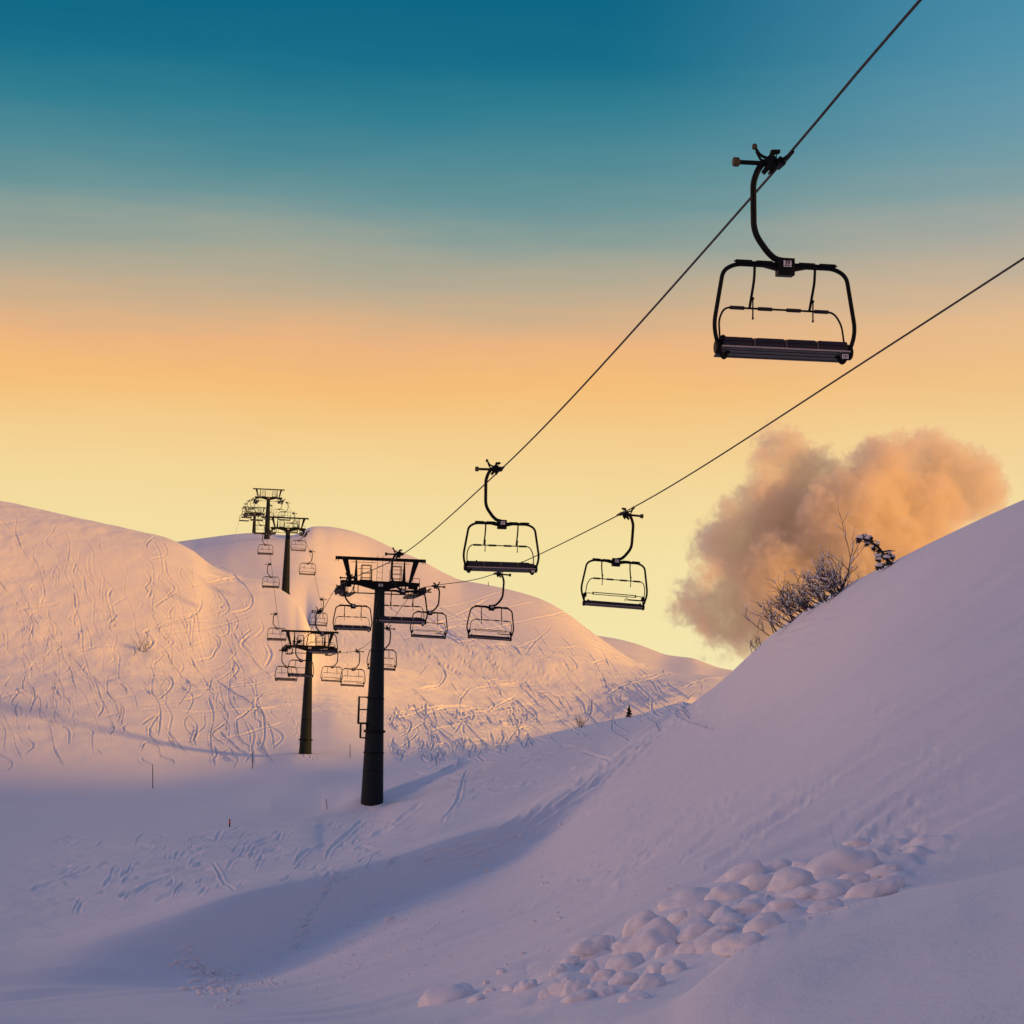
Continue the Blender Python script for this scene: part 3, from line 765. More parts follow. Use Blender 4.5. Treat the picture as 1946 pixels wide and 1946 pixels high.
def make_chair(s, digits=None):
    """four-seat chair hung from the rope at its origin; s = -1 seen from the front, s = +1 from the back (hanger the other way)"""
    root = empty('lift_chair')
    k = -s                                            # hanger bulges to -x when s = -1
    X = lambda x: x * k                               # mirror
    c = .06 * k
    yb = .26 if s < 0 else -.26                        # the backrest's side
    # grip with lever and rollers
    g = MB()
    g.tube([(X(-.62), 0, -.015), (X(-.22), 0, -.01)], .032, 12)
    g.blob((X(-.15), 0, .0), (.105, .10, .105), .25, 2.2, 3, 1)
    g.box((X(-.02), 0, .005), (.12, .30, .09), Matrix.Rotation(.35 * k, 3, 'Y'), .02)
    g.tube([(0, -.55, .012), (0, -.28, .008), (0, .0, .01), (0, .28, .008), (0, .55, .012)], [.020, .036, .044, .036, .020], 10)
    g.tube(fillet([(X(-.375), 0, .20), (X(-.31), 0, .10), (X(-.20), .02, .07)], .06), .022, 8)
    g.tube(fillet([(X(-.36), 0, .15), (X(-.30), -.02, .02), (X(-.20), -.02, .02)], .06), .018, 8)
    g.box((X(-.085), 0, .155), (.135, .10, .055), Matrix.Rotation(-.08 * k, 3, 'Y'), .02)
    g.tube([(X(-.17), 0, .06), (X(-.12), 0, .14)], .030, 8)
    g.tube([(X(-.06), 0, .14), (X(-.07), 0, .04)], .007, 6)
    g.tube([(X(-.09), 0, .14), (X(-.10), 0, .04)], .007, 6)
    g.tube([(X(-.18), 0, -.05), (X(-.26), 0, -.145)], [.04, .034], 10)
    g.tube([(X(-.09), 0, -.06), (X(-.14), 0, -.14)], [.035, .028], 10)
    go = g.build('grip', STEEL2, root)
    r = MB(); r.cyl((X(-.655), 0, -.015), (1, 0, 0), .064, .09, 20, .012); r.build('roller', YELLOW, go)
    r = MB(); r.cyl((X(-.385), 0, .21), (1, 0, 0), .042, .06, 16, .01); r.build('roller', YELLOW, go)
    # hanger
    h = MB()
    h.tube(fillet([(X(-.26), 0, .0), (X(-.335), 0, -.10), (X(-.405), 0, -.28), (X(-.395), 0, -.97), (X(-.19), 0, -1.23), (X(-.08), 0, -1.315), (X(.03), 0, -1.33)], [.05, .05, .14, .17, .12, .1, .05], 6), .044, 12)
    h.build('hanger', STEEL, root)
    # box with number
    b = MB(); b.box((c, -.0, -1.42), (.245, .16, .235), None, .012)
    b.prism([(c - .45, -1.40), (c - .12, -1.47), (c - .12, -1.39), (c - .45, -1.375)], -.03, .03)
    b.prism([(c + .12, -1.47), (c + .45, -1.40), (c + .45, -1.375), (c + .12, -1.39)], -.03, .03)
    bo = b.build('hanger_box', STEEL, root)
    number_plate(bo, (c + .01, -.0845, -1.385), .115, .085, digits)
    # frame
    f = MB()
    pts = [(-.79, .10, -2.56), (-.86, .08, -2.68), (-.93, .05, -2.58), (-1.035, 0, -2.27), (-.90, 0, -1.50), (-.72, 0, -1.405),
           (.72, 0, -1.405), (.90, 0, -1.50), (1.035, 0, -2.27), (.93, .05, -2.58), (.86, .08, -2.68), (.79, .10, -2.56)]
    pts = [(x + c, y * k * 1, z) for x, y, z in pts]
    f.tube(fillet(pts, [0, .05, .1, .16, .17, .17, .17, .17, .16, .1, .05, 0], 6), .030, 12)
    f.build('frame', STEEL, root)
    # restraint bar, raised over the frame
    rb = MB()
    rb.tube([(c - .75, -.035, -1.375), (c + .75, -.035, -1.375)], .012, 8)
    for q in (-.61, -.31, .31, .61): rb.tube([(c + q - .115, -.035, -1.375), (c + q + .115, -.035, -1.375)], .026, 10)
    rb.build('restraint_bar', STEEL2, root)
    for q in (-.44, .44):
        a = MB(); a.tube(fillet([(c + q, 0, -1.39), (c + q, yb * .1, -1.60), (c + q, yb * .95, -1.94)], .08), .020, 8)
        ao = a.build('backrest_arm', STEEL, root)
        fr = MB(); fr.tube([(c + q + .02, yb * .6, -1.82), (c + q + .02, yb * .6, -2.10)], .011, 8)
        fr.blob((c + q + .02, yb * .6, -1.83), (.022, .022, .022), 0, 1, 2); fr.blob((c + q + .02, yb * .6, -2.10), (.017, .017, .02), 0, 1, 2)
        fr.build('footrest', STEEL2, ao)
    # backrest
    br = MB()
    pts = [(-.91, yb * .4, -2.46), (-.90, yb * .8, -2.12), (-.80, yb, -1.945), (.80, yb, -1.945), (.90, yb * .8, -2.12), (.91, yb * .4, -2.46)]
    br.tube(fillet([(x + c, y, z) for x, y, z in pts], [0, .12, .09, .09, .12, 0], 5), .0145, 8)
    bro = br.build('backrest', STEEL2, root)
    for q in (-.62, -.21, .21, .62):
        p = MB(); p.tube([(c + q - .108, yb, -1.945), (c + q - .10, yb, -1.945), (c + q + .10, yb, -1.945), (c + q + .108, yb, -1.945)], [.018, .026, .026, .018], 10); p.build('pad', RUBBER, bro)
    if s < 0:
        # seat seen from the front and below: four cushions over a pale underside
        tl = Matrix.Rotation(-.15, 3, 'X')
        for q in range(4):
            w = .455; cx = c - .685 + q * .457
            m = MB(); m.box((cx, .14, -2.495), (w - .03, .42, .14), tl, .03)
            m.box((cx, -.075, -2.4495), (w - .035, .012, .012), None, .003)
            m.build('seat_cushion', NAVY, root)
        m = MB()
        for q in range(1, 4): m.box((c - .9135 + q * .457, .125, -2.50), (.03, .40, .12), tl)
        m.box((c, .155, -2.572), (1.86, .42, .022), tl, .004)
        m.mi = 0
        for q in (.03, .16, .30): m.box((c, q, -2.585 - (q - .155) * .15), (1.84, .02, .018), tl)
        m.mi = 1; m.box((c, -.075, -2.532), (1.86, .02, .018))
        mo = m.build('seat_base', [ALU, TRIM], root)
        number_plate(mo, (c + .86, -.062, -2.600), .09, .06)
        for q in (-1, 1):
            m = MB(); m.cyl((c + q * .96, .06, -2.53), (1, 0, 0), .10, .07, 20, .02)
            m.box((c + q * .90, .10, -2.47), (.08, .22, .09), None, .015)
            if q < 0: m.blob((c - .90, .0, -2.42), (.055, .06, .05), .2, 2, 2, 3)
            m.build('seat_bracket', STEEL2, root)
        m = MB(); m.tube([(c - .82, .33, -2.37), (c + .82, .33, -2.37)], .016, 8)
        for q in (-.62, .62): m.tube([(c + q, .33, -2.43), (c + q, .33, -2.33)], .020, 8)
        m.build('seat_rail', STEEL2, root)
    else:
        m = MB(); m.box((c, -.05, -2.615), (1.72, .16, .075), None, .02)
        m.build('seat_cushion', NAVY, root)
        m = MB(); m.box((c - .01, -.05, -2.695), (1.80, .20, .075), None, .015)
        m.mi = 1; m.box((c - .01, -.153, -2.675), (1.76, .008, .012))
        m.build('seat_base', [ALU, TRIM], root)
        m = MB()
        m.tube([(c - .64, 0, -2.335), (c + .66, 0, -2.335)], .013, 8); m.tube([(c - .64, .05, -2.385), (c + .66, .05, -2.385)], .011, 8)
        for q in (-.65, .67): m.tube([(c + q, 0, -2.40), (c + q, 0, -2.325)], .022, 8)
        m.tube([(c - .93, 0, -2.37), (c - .64, 0, -2.36)], .011, 8); m.tube([(c + .66, 0, -2.36), (c + .93, 0, -2.36)], .011, 8)
        m.tube([(c + .42, 0, -2.475), (c + .92, 0, -2.475)], .020, 8); m.tube([(c + .40, 0, -2.475), (c + .40, 0, -2.38)], .010, 6)
        m.tube(fillet([(c + .40, 0, -2.46), (c + .34, 0, -2.45), (c + .34, 0, -2.50), (c + .39, 0, -2.51)], .03), .009, 6)
        m.build('seat_rail', STEEL2, root)
        for q in (-1, 1):
            m = MB(); m.cyl((c + q * .92, -.03, -2.665), (1, 0, 0), .085, .07, 20, .02)
            m.box((c + q * .90, -.0, -2.43), (.09, .14, .11), None, .02)
            m.tube([(c + q * .92, 0, -2.62), (c + q * .90, 0, -2.45)], .022, 8)
            m.build('seat_bracket', STEEL2, root)
    return root


LL = [
    ('biggest chair, numbered 59, hanging high at the upper right of the sky', -.9),
    ('dark four-seat chair in mid sky on the upper rope, second in size', -.5),
    ('chair crossing in front of the right end of the near tower crossarm', .2),
    ('chair hanging just left of the near tower column under its crossarm', .0),
    ('chair in front of the crossarm of the second, farther tower', .0),
    ('chair hanging in front of the column of the second tower', .3),
    ('chair hanging left of and lower than the one crossing the second tower column', .2),
    ('chair just above the left end of the second tower crossarm', .2),
    ('chair just left of the lower column of the third, hilltop tower', .3),
    ('chair hanging under the left end of the third tower crossarm', .3),
    ('small chair just left of the foot of the fourth tower column', .2),
    ('tiny chair left of the fourth tower column, halfway up the visible column', .2),
    ('tiny chair hanging right under the left end of the fourth tower crossarm', .2),
    ('tiny chair just in front of the farthest tower, left of its column', .2),
    ('tiny chair next to the outermost one, left of the farthest tower column', .2),
    ('outermost tiny chair, under the left end of the farthest tower crossarm', .2)]
LR = [
    ('chair with open seat hanging alone in the pale sky right of centre', 2.2),
    ('chair on the lower rope hanging directly beneath the mid-sky chair', 2.0),
    ('chair hanging just right of the near tower, its grip at the end of the sheaves', 1.6),
    ('chair half hidden behind the near tower column, lower down', 1.8),
    ('chair left of the near tower column, overlapping its left neighbour', 1.4),
    ('chair under the right end of the second tower crossarm, overlapping its right neighbour', 1.4),
    ('chair hanging above the second tower, just left of the near tower sheaves', 1.2),
    ('chair on the right-hand rope halfway between the second and third towers', 1.5),
    ('chair hanging under the right end of the third tower crossarm', 1.2),
    ('small chair seen through the frame above the third tower crossarm', 1.0),
    ('tiny chair under the right end of the fourth tower crossarm, against pale sky', 1.0),
    ('tiny chair between the fourth tower column and the third tower hoist beam', 1.0),
    ('tiny chair almost touching the fourth tower column on its right', 1.0)]
GROUP = 'chairs of the chair lift'
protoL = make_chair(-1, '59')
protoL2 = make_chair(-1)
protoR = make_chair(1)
dl = [DG[0], DG[1], DG[2], 99.4, 123.8, 148, 172.3, 197, 221, 245.5, 270, 294.4, 318.8, 343.3, 367.7, 392.2]
dr = [DG[3], DG[4], DG[5], 130, 154.3, 178.8, 203, 227.4, 251.8, 276.3, 300.7, 325, 374]
for i, D in enumerate(dl):
    o = protoL if i == 0 else (protoL2 if i == 1 else copy_tree(protoL2))
    o.location = rope_p(-1, D); o.rotation_euler = (0, R(LL[i][1]), YAW)
    o.scale = (1.02, 1.02, 1.07); tag(o, LL[i][0], 'lift chair', GROUP)
for i, D in enumerate(dr):
    o = protoR if i == 0 else copy_tree(protoR)
    o.location = rope_p(1, D); o.rotation_euler = (0, R(LR[i][1]), YAW)
    o.scale = (1.02, 1.02, 1.07); tag(o, LR[i][0], 'lift chair', GROUP)


# ------------------------------------------------------------------ towers
def make_tower(i, base_z, label, platform=False, plate=None):
    p = TP[i]; H_ = p.z - base_z
    root = empty('lift_tower', (p.x, p.y, base_z)); root.rotation_euler = (0, 0, YAW)
    Z = lambda z: z + H_
    ro = ROPE_OFF[i]
    comp = (i == 1)
    r0 = .285; r1 = min(.70, r0 + (H_) * .031)
    m = MB(); n = 14
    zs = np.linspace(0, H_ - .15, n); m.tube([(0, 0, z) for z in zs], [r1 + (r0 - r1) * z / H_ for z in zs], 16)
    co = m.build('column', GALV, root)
    rad = lambda z: r1 + (r0 - r1) * z / H_
    for zf, dr_, th in ((H_ - 6.7, .03, .07), (H_ - 8.6, .10, .14), (H_ - 3.9, .012, .05), (H_ - 9.85, .05, .06), (H_ - 10.9, .012, .04)):
        if zf > .3:
            m = MB(); m.cyl((0, 0, zf), (0, 0, 1), rad(zf) + dr_, th, 20, .01); m.build('flange', STEEL2, co)
    # rungs up the far side of the column
    m = MB()
    for z in np.arange(1.5, H_ - .6, .35): m.tube([(-.16, -rad(z) - .08, z), (.16, -rad(z) - .08, z)] if False else [(-.16, rad(z) + .12, z), (.16, rad(z) + .12, z)], .012, 6)
    for sx in (-.17, .17): m.tube([(sx, rad(1.2) + .12, 1.2), (sx, rad(H_ - .5) + .12, H_ - .5)], .016, 6)
    m.build('rung_ladder', STEEL, co)
    # crossarm: deep in the middle, slim at the ends
    m = MB()
    m.prism([(-2.35, .02), (-1.30, -.02), (-.30, -.28), (.30, -.28), (1.30, -.02), (2.35, .02), (2.35, .22), (1.3, .24), (-1.3, .24), (-2.35, .22)], -.19, .19)
    m.box((0, 0, -.20), (.70, .62, .14), None, .02)
    for v in m.bm.verts: v.co.z += H_
    ca = m.build('crossarm', STEEL, root)
    number_plate(ca, (.03, -.205, Z(.0)), .26, .17, plate)
    # hoisting beam on struts
    m = MB(); m.box((0, 0, Z(1.55)), (5.38, .18, .19), None, .012)
    for sx in (-1, 1):
        for q in (2.66, 2.52): m.box((sx * q, 0, Z(1.41)), (.035, .10, .10))
    m.build('hoist_beam', STEEL, root)
    for sx in (-1, 1):
        m = MB(); m.prism([(sx * x, Z(z)) for x, z in ((2.27, 1.45), (1.93, 1.45), (1.70, .24), (1.87, .24))], -.06, .06)
        m.build('strut', STEEL, root)
        m = MB(); m.prism([(sx * x, Z(z)) for x, z in ((1.47, 1.45), (1.40, 1.45), (1.32, .24), (1.54, .24))], .12, .17)
        m.build('strut', STEEL, root)
        # guard rail baskets on the walkway
        m = MB()
        x0, x1 = (-1.12, -.57) if sx < 0 else (.66, 1.22)
        for y in (-.38, .38):
            m.tube(fillet([(x0, y, Z(.1)), (x0, y, Z(1.16)), (x1, y, Z(1.16)), (x1, y, Z(.1))], .05, 3), .022, 6)
            for z in (.42, .70): m.tube([(x0, y, Z(z)), (x1, y, Z(z))], .016, 6)
        for x in (x0, x1):
            for z in (.42, 1.16): m.tube([(x, -.38, Z(z)), (x, .38, Z(z))], .016, 6)
        m.tube(fillet([(sx * 1.36, -.38, Z(.93)), (x0 if sx > 0 else x1, -.38, Z(.93))], 0), .016, 6)
        m.tube(fillet([(sx * .53, -.38, Z(.1)), (sx * .53, -.38, Z(.90)), (sx * .66, -.38, Z(.93))], .04, 3), .020, 6)
        m.box(((x0 + x1) / 2, 0, Z(.27)), (.75, .8, .03))
        m.build('guard_rail', STEEL, root)
        m = MB(); m.tube([(sx * .28, -.02, Z(1.33)), (sx * 1.76, -.02, Z(1.33))], .016, 6)
        for q in (.5, 1.0, 1.5): m.tube([(sx * q, -.02, Z(1.33)), (sx * q, -.02, Z(1.46))], .008, 6)
        m.build('cable_rail', STEEL, root)
        # sheave train along the rope
        x = sx * HALF
        wz = Z(ro + (.21 if comp else -.21))
        m = MB()
        for q in (-1.95, -.65, .65, 1.95): m.box((x - sx * .11, q, wz), (.05, 1.0, .13), None, .02)
        for q in (-1.3, 1.3): m.box((x - sx * .15, q, wz + (.16 if comp else -.10)), (.06, 1.75, .14), None, .02)
        m.box((x - sx * .19, 0, wz + (.26 if comp else -.20)), (.10, 3.2, .20), None, .03)
        m.box((x - sx * .45, 0, Z(-.02)), (.55, .40, .26), None, .04)
        m.box((x - sx * .30, 0, Z(-.22)), (.20, .34, .40), None, .03)
        m.build('sheave_frame', STEEL2, root)
        w = MB()
        for q in (-2.27, -1.63, -.97, -.33, .33, .97, 1.63, 2.27):
            w.cyl((x, q, wz), (1, 0, 0), .21, .13, 20, .015)
            w.cyl((x, q, wz), (1, 0, 0), .06, .20, 12)
        w.build('sheave', RUBBER, root)
        # maintenance walkway beside the sheaves
        m = MB()
        m.box((x - sx * .55, 0, Z(-.62)), (.50, 4.2, .04))
        m.box((x - sx * .33, 0, Z(-.58)), (.04, 4.3, .12)); m.box((x - sx * .78, 0, Z(-.58)), (.04, 4.3, .12))
        for q in (-2.1, 2.1):
            m.tube(fillet([(x - sx * .30, q, Z(-.6)), (x - sx * .30, q, Z(.36)), (x - sx * .70, q, Z(.36)), (x - sx * .70, q, Z(-.6))], .05, 3), .018, 6)
        m.tube([(x - sx * .70, -2.1, Z(.36)), (x - sx * .70, -.3, Z(.36))], .016, 6); m.tube([(x - sx * .70, .3, Z(.36)), (x - sx * .70, 2.1, Z(.36))], .016, 6)
        for q in (-1.2, 1.2): m.tube([(x - sx * .78, q, Z(-.6)), (x - sx * .90, 0, Z(.0))], .025, 6)
        m.build('catwalk', STEEL, root)
        # rope catcher arm
        m = MB(); m.prism([(sx * a, Z(b)) for a, b in ((2.5, -.32), (2.72, -.20), (2.80, -.20), (2.74, -.30), (2.60, -.40))], -2.45, -2.38)
        m.box((sx * 2.55, -2.42, Z(-.42)), (.5, .06, .07), None, .015)
        m.build('rope_catcher', STEEL2, root)
    m = MB(); m.tube([(-1.75, -.1, Z(-.50)), (1.75, -.1, Z(-.50))], .035, 8)
    for sx in (-1.3, 1.3): m.tube([(sx, -.1, Z(-.50)), (sx, -.1, Z(.0))], .03, 6)
    m.build('tie_tube', STEEL, root)
    m = MB()
    for sx in (-.17, .15): m.tube([(sx, .32, Z(.1)), (sx, .32, Z(1.80))], .013, 6)
    for z in (.45, .80, 1.15, 1.5): m.tube([(-.17, .32, Z(z)), (.15, .32, Z(z))], .010, 6)
    m.build('ladder', STEEL, root)
    if platform:
        m = MB()
        x0, x1 = -.98, -.38
        for y in (-.3, .3):
            m.tube([(x0, y, Z(-8.15)), (x0, y, Z(-6.62)), (x1, y, Z(-6.62))], .045, 8)
            m.tube([(x0, y, Z(-7.35)), (x1, y, Z(-7.35))], .035, 8)
            m.tube(fillet([(x0 + .15, y, Z(-8.15)), (x0 + .15, y, Z(-9.0)), (x1, y, Z(-9.0))], .03, 2), .035, 8)
            m.tube([(x1 - .12, y, Z(-8.15)), (x1 - .02, y, Z(-8.9))], .03, 8)
        m.box(((x0 + x1) / 2, 0, Z(-8.15)), (.66, .7, .10)); m.tube([(x0, -.3, Z(-6.62)), (x0, .3, Z(-6.62))], .045, 8)
        m.build('work_platform', STEEL2, root)
    tag(root, label, 'lift tower', 'towers of the chair lift')
    return root


base0 = surf(703, 1546, 6, 9)
make_tower(0, min(ground_z(TP[0].x, TP[0].y), base0.z) - .8, 'near lift tower, tallest in the picture, with thick tapering grey column and loaded crossarm', True, '24')
make_tower(1, ground_z(TP[1].x, TP[1].y) - .6, 'second lift tower, lower down to the left, with chairs crowded round its crossarm')
make_tower(2, ground_z(TP[2].x, TP[2].y) - 1.0, 'third lift tower, standing on the edge of the left hill with bare lower column')
make_tower(3, ground_z(TP[3].x, TP[3].y) - 1.0, 'fourth lift tower, its crossarm highest against the yellow sky')
make_tower(4, ground_z(TP[4].x, TP[4].y) - 1.0, 'farthest and smallest lift tower, left of all the others on the skyline')

# ------------------------------------------------------------------ marker poles
def pole(px, py_base, py_top, label, r=.03, lean=0.0, red=False, kk=(0, 99)):
    b = surf(px, py_base, *kk)
    h = (py_base - py_top) * b.y / F
    m = MB()
    m.tube([(0, 0, -.3), (lean * h * .5, 0, h * .5), (lean * h, 0, h)], [r, r, r * .8], 8)
    m.tube([(lean * h, 0, h), (lean * h, 0, h + .02)], [r * 1.25, r * 1.25], 8)
    o = m.build('marker_pole', STEEL2, None, b)
    if red:
        s = MB(); s.tube([(lean * h * .45, 0, h * .38), (lean * h, 0, h * 1.02)], r * 1.3, 10); s.build('sleeve', RED, o)
    return tag(o, label, 'marker pole', 'piste marker poles')


pole(435.7, 1572, 1558, 'short marker with red upper sleeve alone on the groomed snow', .035, 0, True, (6, 11))
pole(481, 1461, 1431, 'dark thin pole at the foot of the left hill, leaning slightly', .035, -.08, False, (8, 14))
pole(666, 1441, 1416, 'thin dark pole just left of the near tower column', .03, -.05, False, (8, 14))
pole(291, 1498, 1454, 'dark thin pole near the left edge below the tracked hill', .035, -.06, False, (8, 14))
pole(623, 1538, 1520, 'faint thin pole standing left of the near tower foot', .02, -.2, False, (6, 11))
pole(928.5, 1113.5, 1106, 'tiny dark post on the skyline of the big domed hill', .06, 0, False, (14, 17))


# ------------------------------------------------------------------ shrubs and trees
def bare_shrub(name, base, stems, label, cat, group=None, snow=0):
    """stems: (dx, dz, length, lean direction) ; a spray of forking twigs"""
    tw = MB(); tips = []
    def grow(p, d, l, r, lev):
        pts = [p]; q = p.copy(); dd = d.copy()
        n = 4
        for i in range(n):
            dd = (dd + Vector((random.gauss(0, .16), random.gauss(0, .16), random.gauss(0, .10) + .03))).normalized()
            q = q + dd * l / n; pts.append(q.copy())
        tw.tube(pts, [r * (1 - .16 * i) for i in range(n + 1)], 5, caps=False)
        tips.append(pts)
        if lev > 0:
            for i in range(1, n + 1):
                for _ in range(random.choice((1, 1, 2)) if lev > 1 else random.choice((0, 1, 1))):
                    e = (dd + Vector((random.gauss(0, .55), random.gauss(0, .5), random.gauss(.08, .42)))).normalized()
                    grow(pts[i], e, l * random.uniform(.30, .62), r * .55, lev - 1)
    for dx, dz, l, ax, az in stems:
        grow(Vector((dx, random.uniform(-.25, .25), dz)), Vector((ax, random.uniform(-.3, .3), az)).normalized(), l, .010 + .010 * l, 2)
    if snow:
        tw.mi = 1
        for pts in tips:
            if random.random() < snow:
                i_ = random.randrange(1, len(pts) - 1)
                a, b_ = pts[i_] + Vector((0, 0, .012)), pts[i_ + 1] + Vector((0, 0, .012))
                k_ = random.uniform(.012, .028)
                tw.tube([a, a.lerp(b_, .3), a.lerp(b_, .7), b_], [k_ * .3, k_, k_ * .9, k_ * .3], 6)
    o = tw.build(name, [WOOD, SNOW], None, base)
    return tag(o, label, cat, group)


def stems(n, w, l0, l1, lean, slope):
    """n stems spread over width w along a slope, leaning to the left (downhill)"""
    out = []
    for i in range(n):
        dx = random.uniform(-w / 2, w / 2)
        out.append((dx, dx * slope - .03, random.uniform(l0, l1), lean + random.gauss(0, .45), random.uniform(.45, 1.0)))
    return out


GS = 'shrubs along the crest of the near slope'
KK = (3, 7)
bare_shrub('bare_shrub', surf(1440, 1233, *KK), stems(5, .45, .35, .60, -.5, .75), 'small bare twiggy shrub lowest on the slope crest', 'shrub', GS, .1)
bare_shrub('bare_shrub', surf(1503, 1184, *KK), stems(34, 1.6, .75, 1.3, -1.0, .62), 'wide bare shrub with fanned twigs leaning left over the crest', 'shrub', GS, .5)
bare_shrub('bare_shrub', surf(1556, 1149, *KK), stems(24, 1.0, .5, .95, -1.4, .58), 'low drooping bare shrub between the wide shrub and the tall one', 'shrub', GS, .5)
bare_shrub('bare_shrub', surf(1587, 1132, *KK), stems(32, .85, .65, 1.2, -.6, .56) + [(.1, 0, 2.0, .32, 1.0), (.16, .05, 1.5, .62, .9), (.2, .05, .8, .5, .9)], 'tall snow-laden shrub with two long stems rising to the right', 'shrub', GS, .8)
bare_shrub('dry_shrub', surf(272, 1240, 11, 14), stems(8, 1.2, .9, 1.5, .1, .2), 'dry shrub poking from the tracked hill at the left edge', 'shrub')
bare_shrub('dry_shrub', surf(1106, 1383, 7, 10), stems(9, .4, .45, .75, .0, -.1), 'small leafless bush on the crest before the big hill', 'shrub')


def small_conifer(base, h, label):
    root = empty('conifer', base)
    m = MB(); m.tube([(0, 0, -.2), (.02, 0, h * .5), (0, 0, h)], [.05, .03, .01], 6); m.build('trunk', WOOD, root)
    m = MB()
    for i in range(90):
        t = random.random() ** .8; z = h * (.12 + .85 * t); rr = .36 * h * (1 - t) + .03; a = random.uniform(0, 6.28)
        d = Vector((math.cos(a), math.sin(a), -.25))
        m.tube([Vector((0, 0, z)), Vector((0, 0, z)) + d * rr * .6, Vector((0, 0, z)) + d * rr * random.uniform(.8, 1.1)], [.03, .035, .006], 4, False)
    m.build('crown', NEEDLE, root)
    return tag(root, label, 'tree')


small_conifer(surf(1195, 1364, 7, 10), .95, 'tiny dark conifer on the crest before the big hill')


def snowy_evergreen(base, label):
    """crooked evergreen bowed under snow: its trunk, clumps of needles with sky between them, snow on top"""
    root = empty('evergreen_tree', base)
    m = MB()
    spine = [Vector(p) for p in ((.50, 0, -.35), (.42, 0, .15), (.20, .02, .45), (.0, 0, .70), (-.25, -.02, .86), (-.50, 0, .93))]
    m.tube(spine, [.06, .055, .045, .035, .025, .012], 7)
    m2 = [[Vector((.30, 0, .3)), Vector((.12, .1, .22)), Vector((-.02, .12, .10))], [Vector((.1, 0, .58)), Vector((.28, -.1, .62)), Vector((.42, -.15, .60))]]
    for b in m2: m.tube(b, [.025, .018, .008], 5)
    m.build('trunk', WOOD, root)
    cl = MB(); sn = cl
    spots = [(-.52, .90), (-.44, .86), (-.38, .97), (-.30, .88), (-.22, .93), (-.26, .78), (-.15, .84), (-.08, .76), (-.12, .66), (.02, .60), (.10, .50), (-.02, .45), (.04, .36), (.16, .40), (.22, .28), (.12, .22), (.26, .14), (.34, .30), (.40, .44), (.30, .52), (.0, .18), (.40, .06), (.48, .22), (.2, .05)]
    for x, z in spots:
        x += random.gauss(0, .02); y = random.gauss(0, .10)
        for _ in range(26):
            d = Vector((random.gauss(0, 1), random.gauss(0, 1), random.gauss(-.2, .9))).normalized()
            l = random.uniform(.05, .11)
            p0 = Vector((x, y, z)) + d * .012
            cl.tube([p0, p0 + d * l * .5, p0 + d * l], [.012, .014, .003], 4, False)
        if random.random() < .75:
            k_ = random.uniform(.045, .085)
            cl.mi = 1; cl.blob((x + random.gauss(.02, .02), y - .02, z + .06), (k_ * 1.25, k_, k_ * .65), .35, 1.8, 2, random.random() * 9); cl.mi = 0
    cl.build('crown', [NEEDLE, SNOW], root); root.scale = (1.25, 1.25, 1.25)
    return tag(root, label, 'tree', None)


snowy_evergreen(surf(1668, 1092, *KK), 'dark snow-dusted evergreen sprig at the top of the slope crest')

# ------------------------------------------------------------------ snow clumps slid down the near slope
CL = [(1611, 1640, 138, 80, 'largest rounded snow block, high at the right of the debris band'), (1408, 1655, 80, 40, 'flattened snow clump above the middle of the debris band'),
      (1324, 1706, 115, 50, 'long undercut snow slab left of centre in the debris band'), (1389, 1697, 62, 44, None), (1458, 1678, 75, 38, None), (1511, 1668, 75, 44, 'snow clump just left of the largest block'),
      (1580, 1690, 70, 36, None), (1655, 1688, 76, 38, None), (1220, 1755, 58, 50, 'narrow clump pressed behind the round boulder of snow'), (1247, 1779, 92, 72, 'round boulder of snow with hollow underside, left in the band'),
      (1324, 1762, 60, 44, None), (1462, 1750, 80, 46, 'snow clump half sunk behind the foreground drift with a dark gap'), (1565, 1718, 70, 34, None), (1358, 1789, 60, 38, None), (1412, 1787, 70, 38, None),
      (1125, 1805, 66, 36, 'flat clump at the upper left end of the debris band'), (1186, 1828, 78, 46, None), (1067, 1873, 44, 50, 'upright clump low in the debris band'), (1098, 1869, 42, 34, None), (1186, 1867, 46, 44, None),
      (1232, 1871, 60, 44, None), (1289, 1836, 38, 36, None), (1094, 1892, 46, 32, None), (1002, 1870, 38, 26, None), (971, 1878, 34, 24, None), (1634, 1603, 48, 18, 'thin snow flake slab above the largest block'),
      (850, 1893, 84, 40, 'blocky snow lump alone at the bottom edge'), (1150, 1850, 40, 30, None), (1270, 1810, 50, 36, None), (1380, 1745, 54, 34, None), (1530, 1700, 56, 32, None), (1140, 1880, 36, 28, None), (928, 1884, 22, 16, None), (950, 1850, 16, 12, None), (1676, 1655, 60, 34, None), (1690, 1682, 58, 30, None), (1540, 1642, 60, 30, None), (1475, 1650, 44, 26, None), (1620, 1672, 50, 28, None),
      (1290, 1745, 40, 34, None), (1200, 1795, 44, 34, None), (1160, 1790, 36, 26, None), (1340, 1735, 48, 30, None), (1430, 1720, 58, 32, None), (1490, 1722, 46, 28, None), (1310, 1805, 44, 30, None), (1250, 1840, 44, 32, None),
      (1120, 1840, 40, 28, None), (1060, 1845, 34, 24, None), (1150, 1885, 40, 28, None), (1210, 1895, 44, 26, None), (1040, 1890, 34, 24, None), (900, 1898, 30, 20, None), (1085, 1825, 30, 20, None), (1375, 1768, 44, 28, None)]
CL = [c_ if c_[4] else (c_[0] + random.uniform(-5, 5), c_[1] + random.uniform(-4, 4), c_[2] * random.uniform(.8, 1.2), c_[3] * random.uniform(.8, 1.15), None) for c_ in CL]
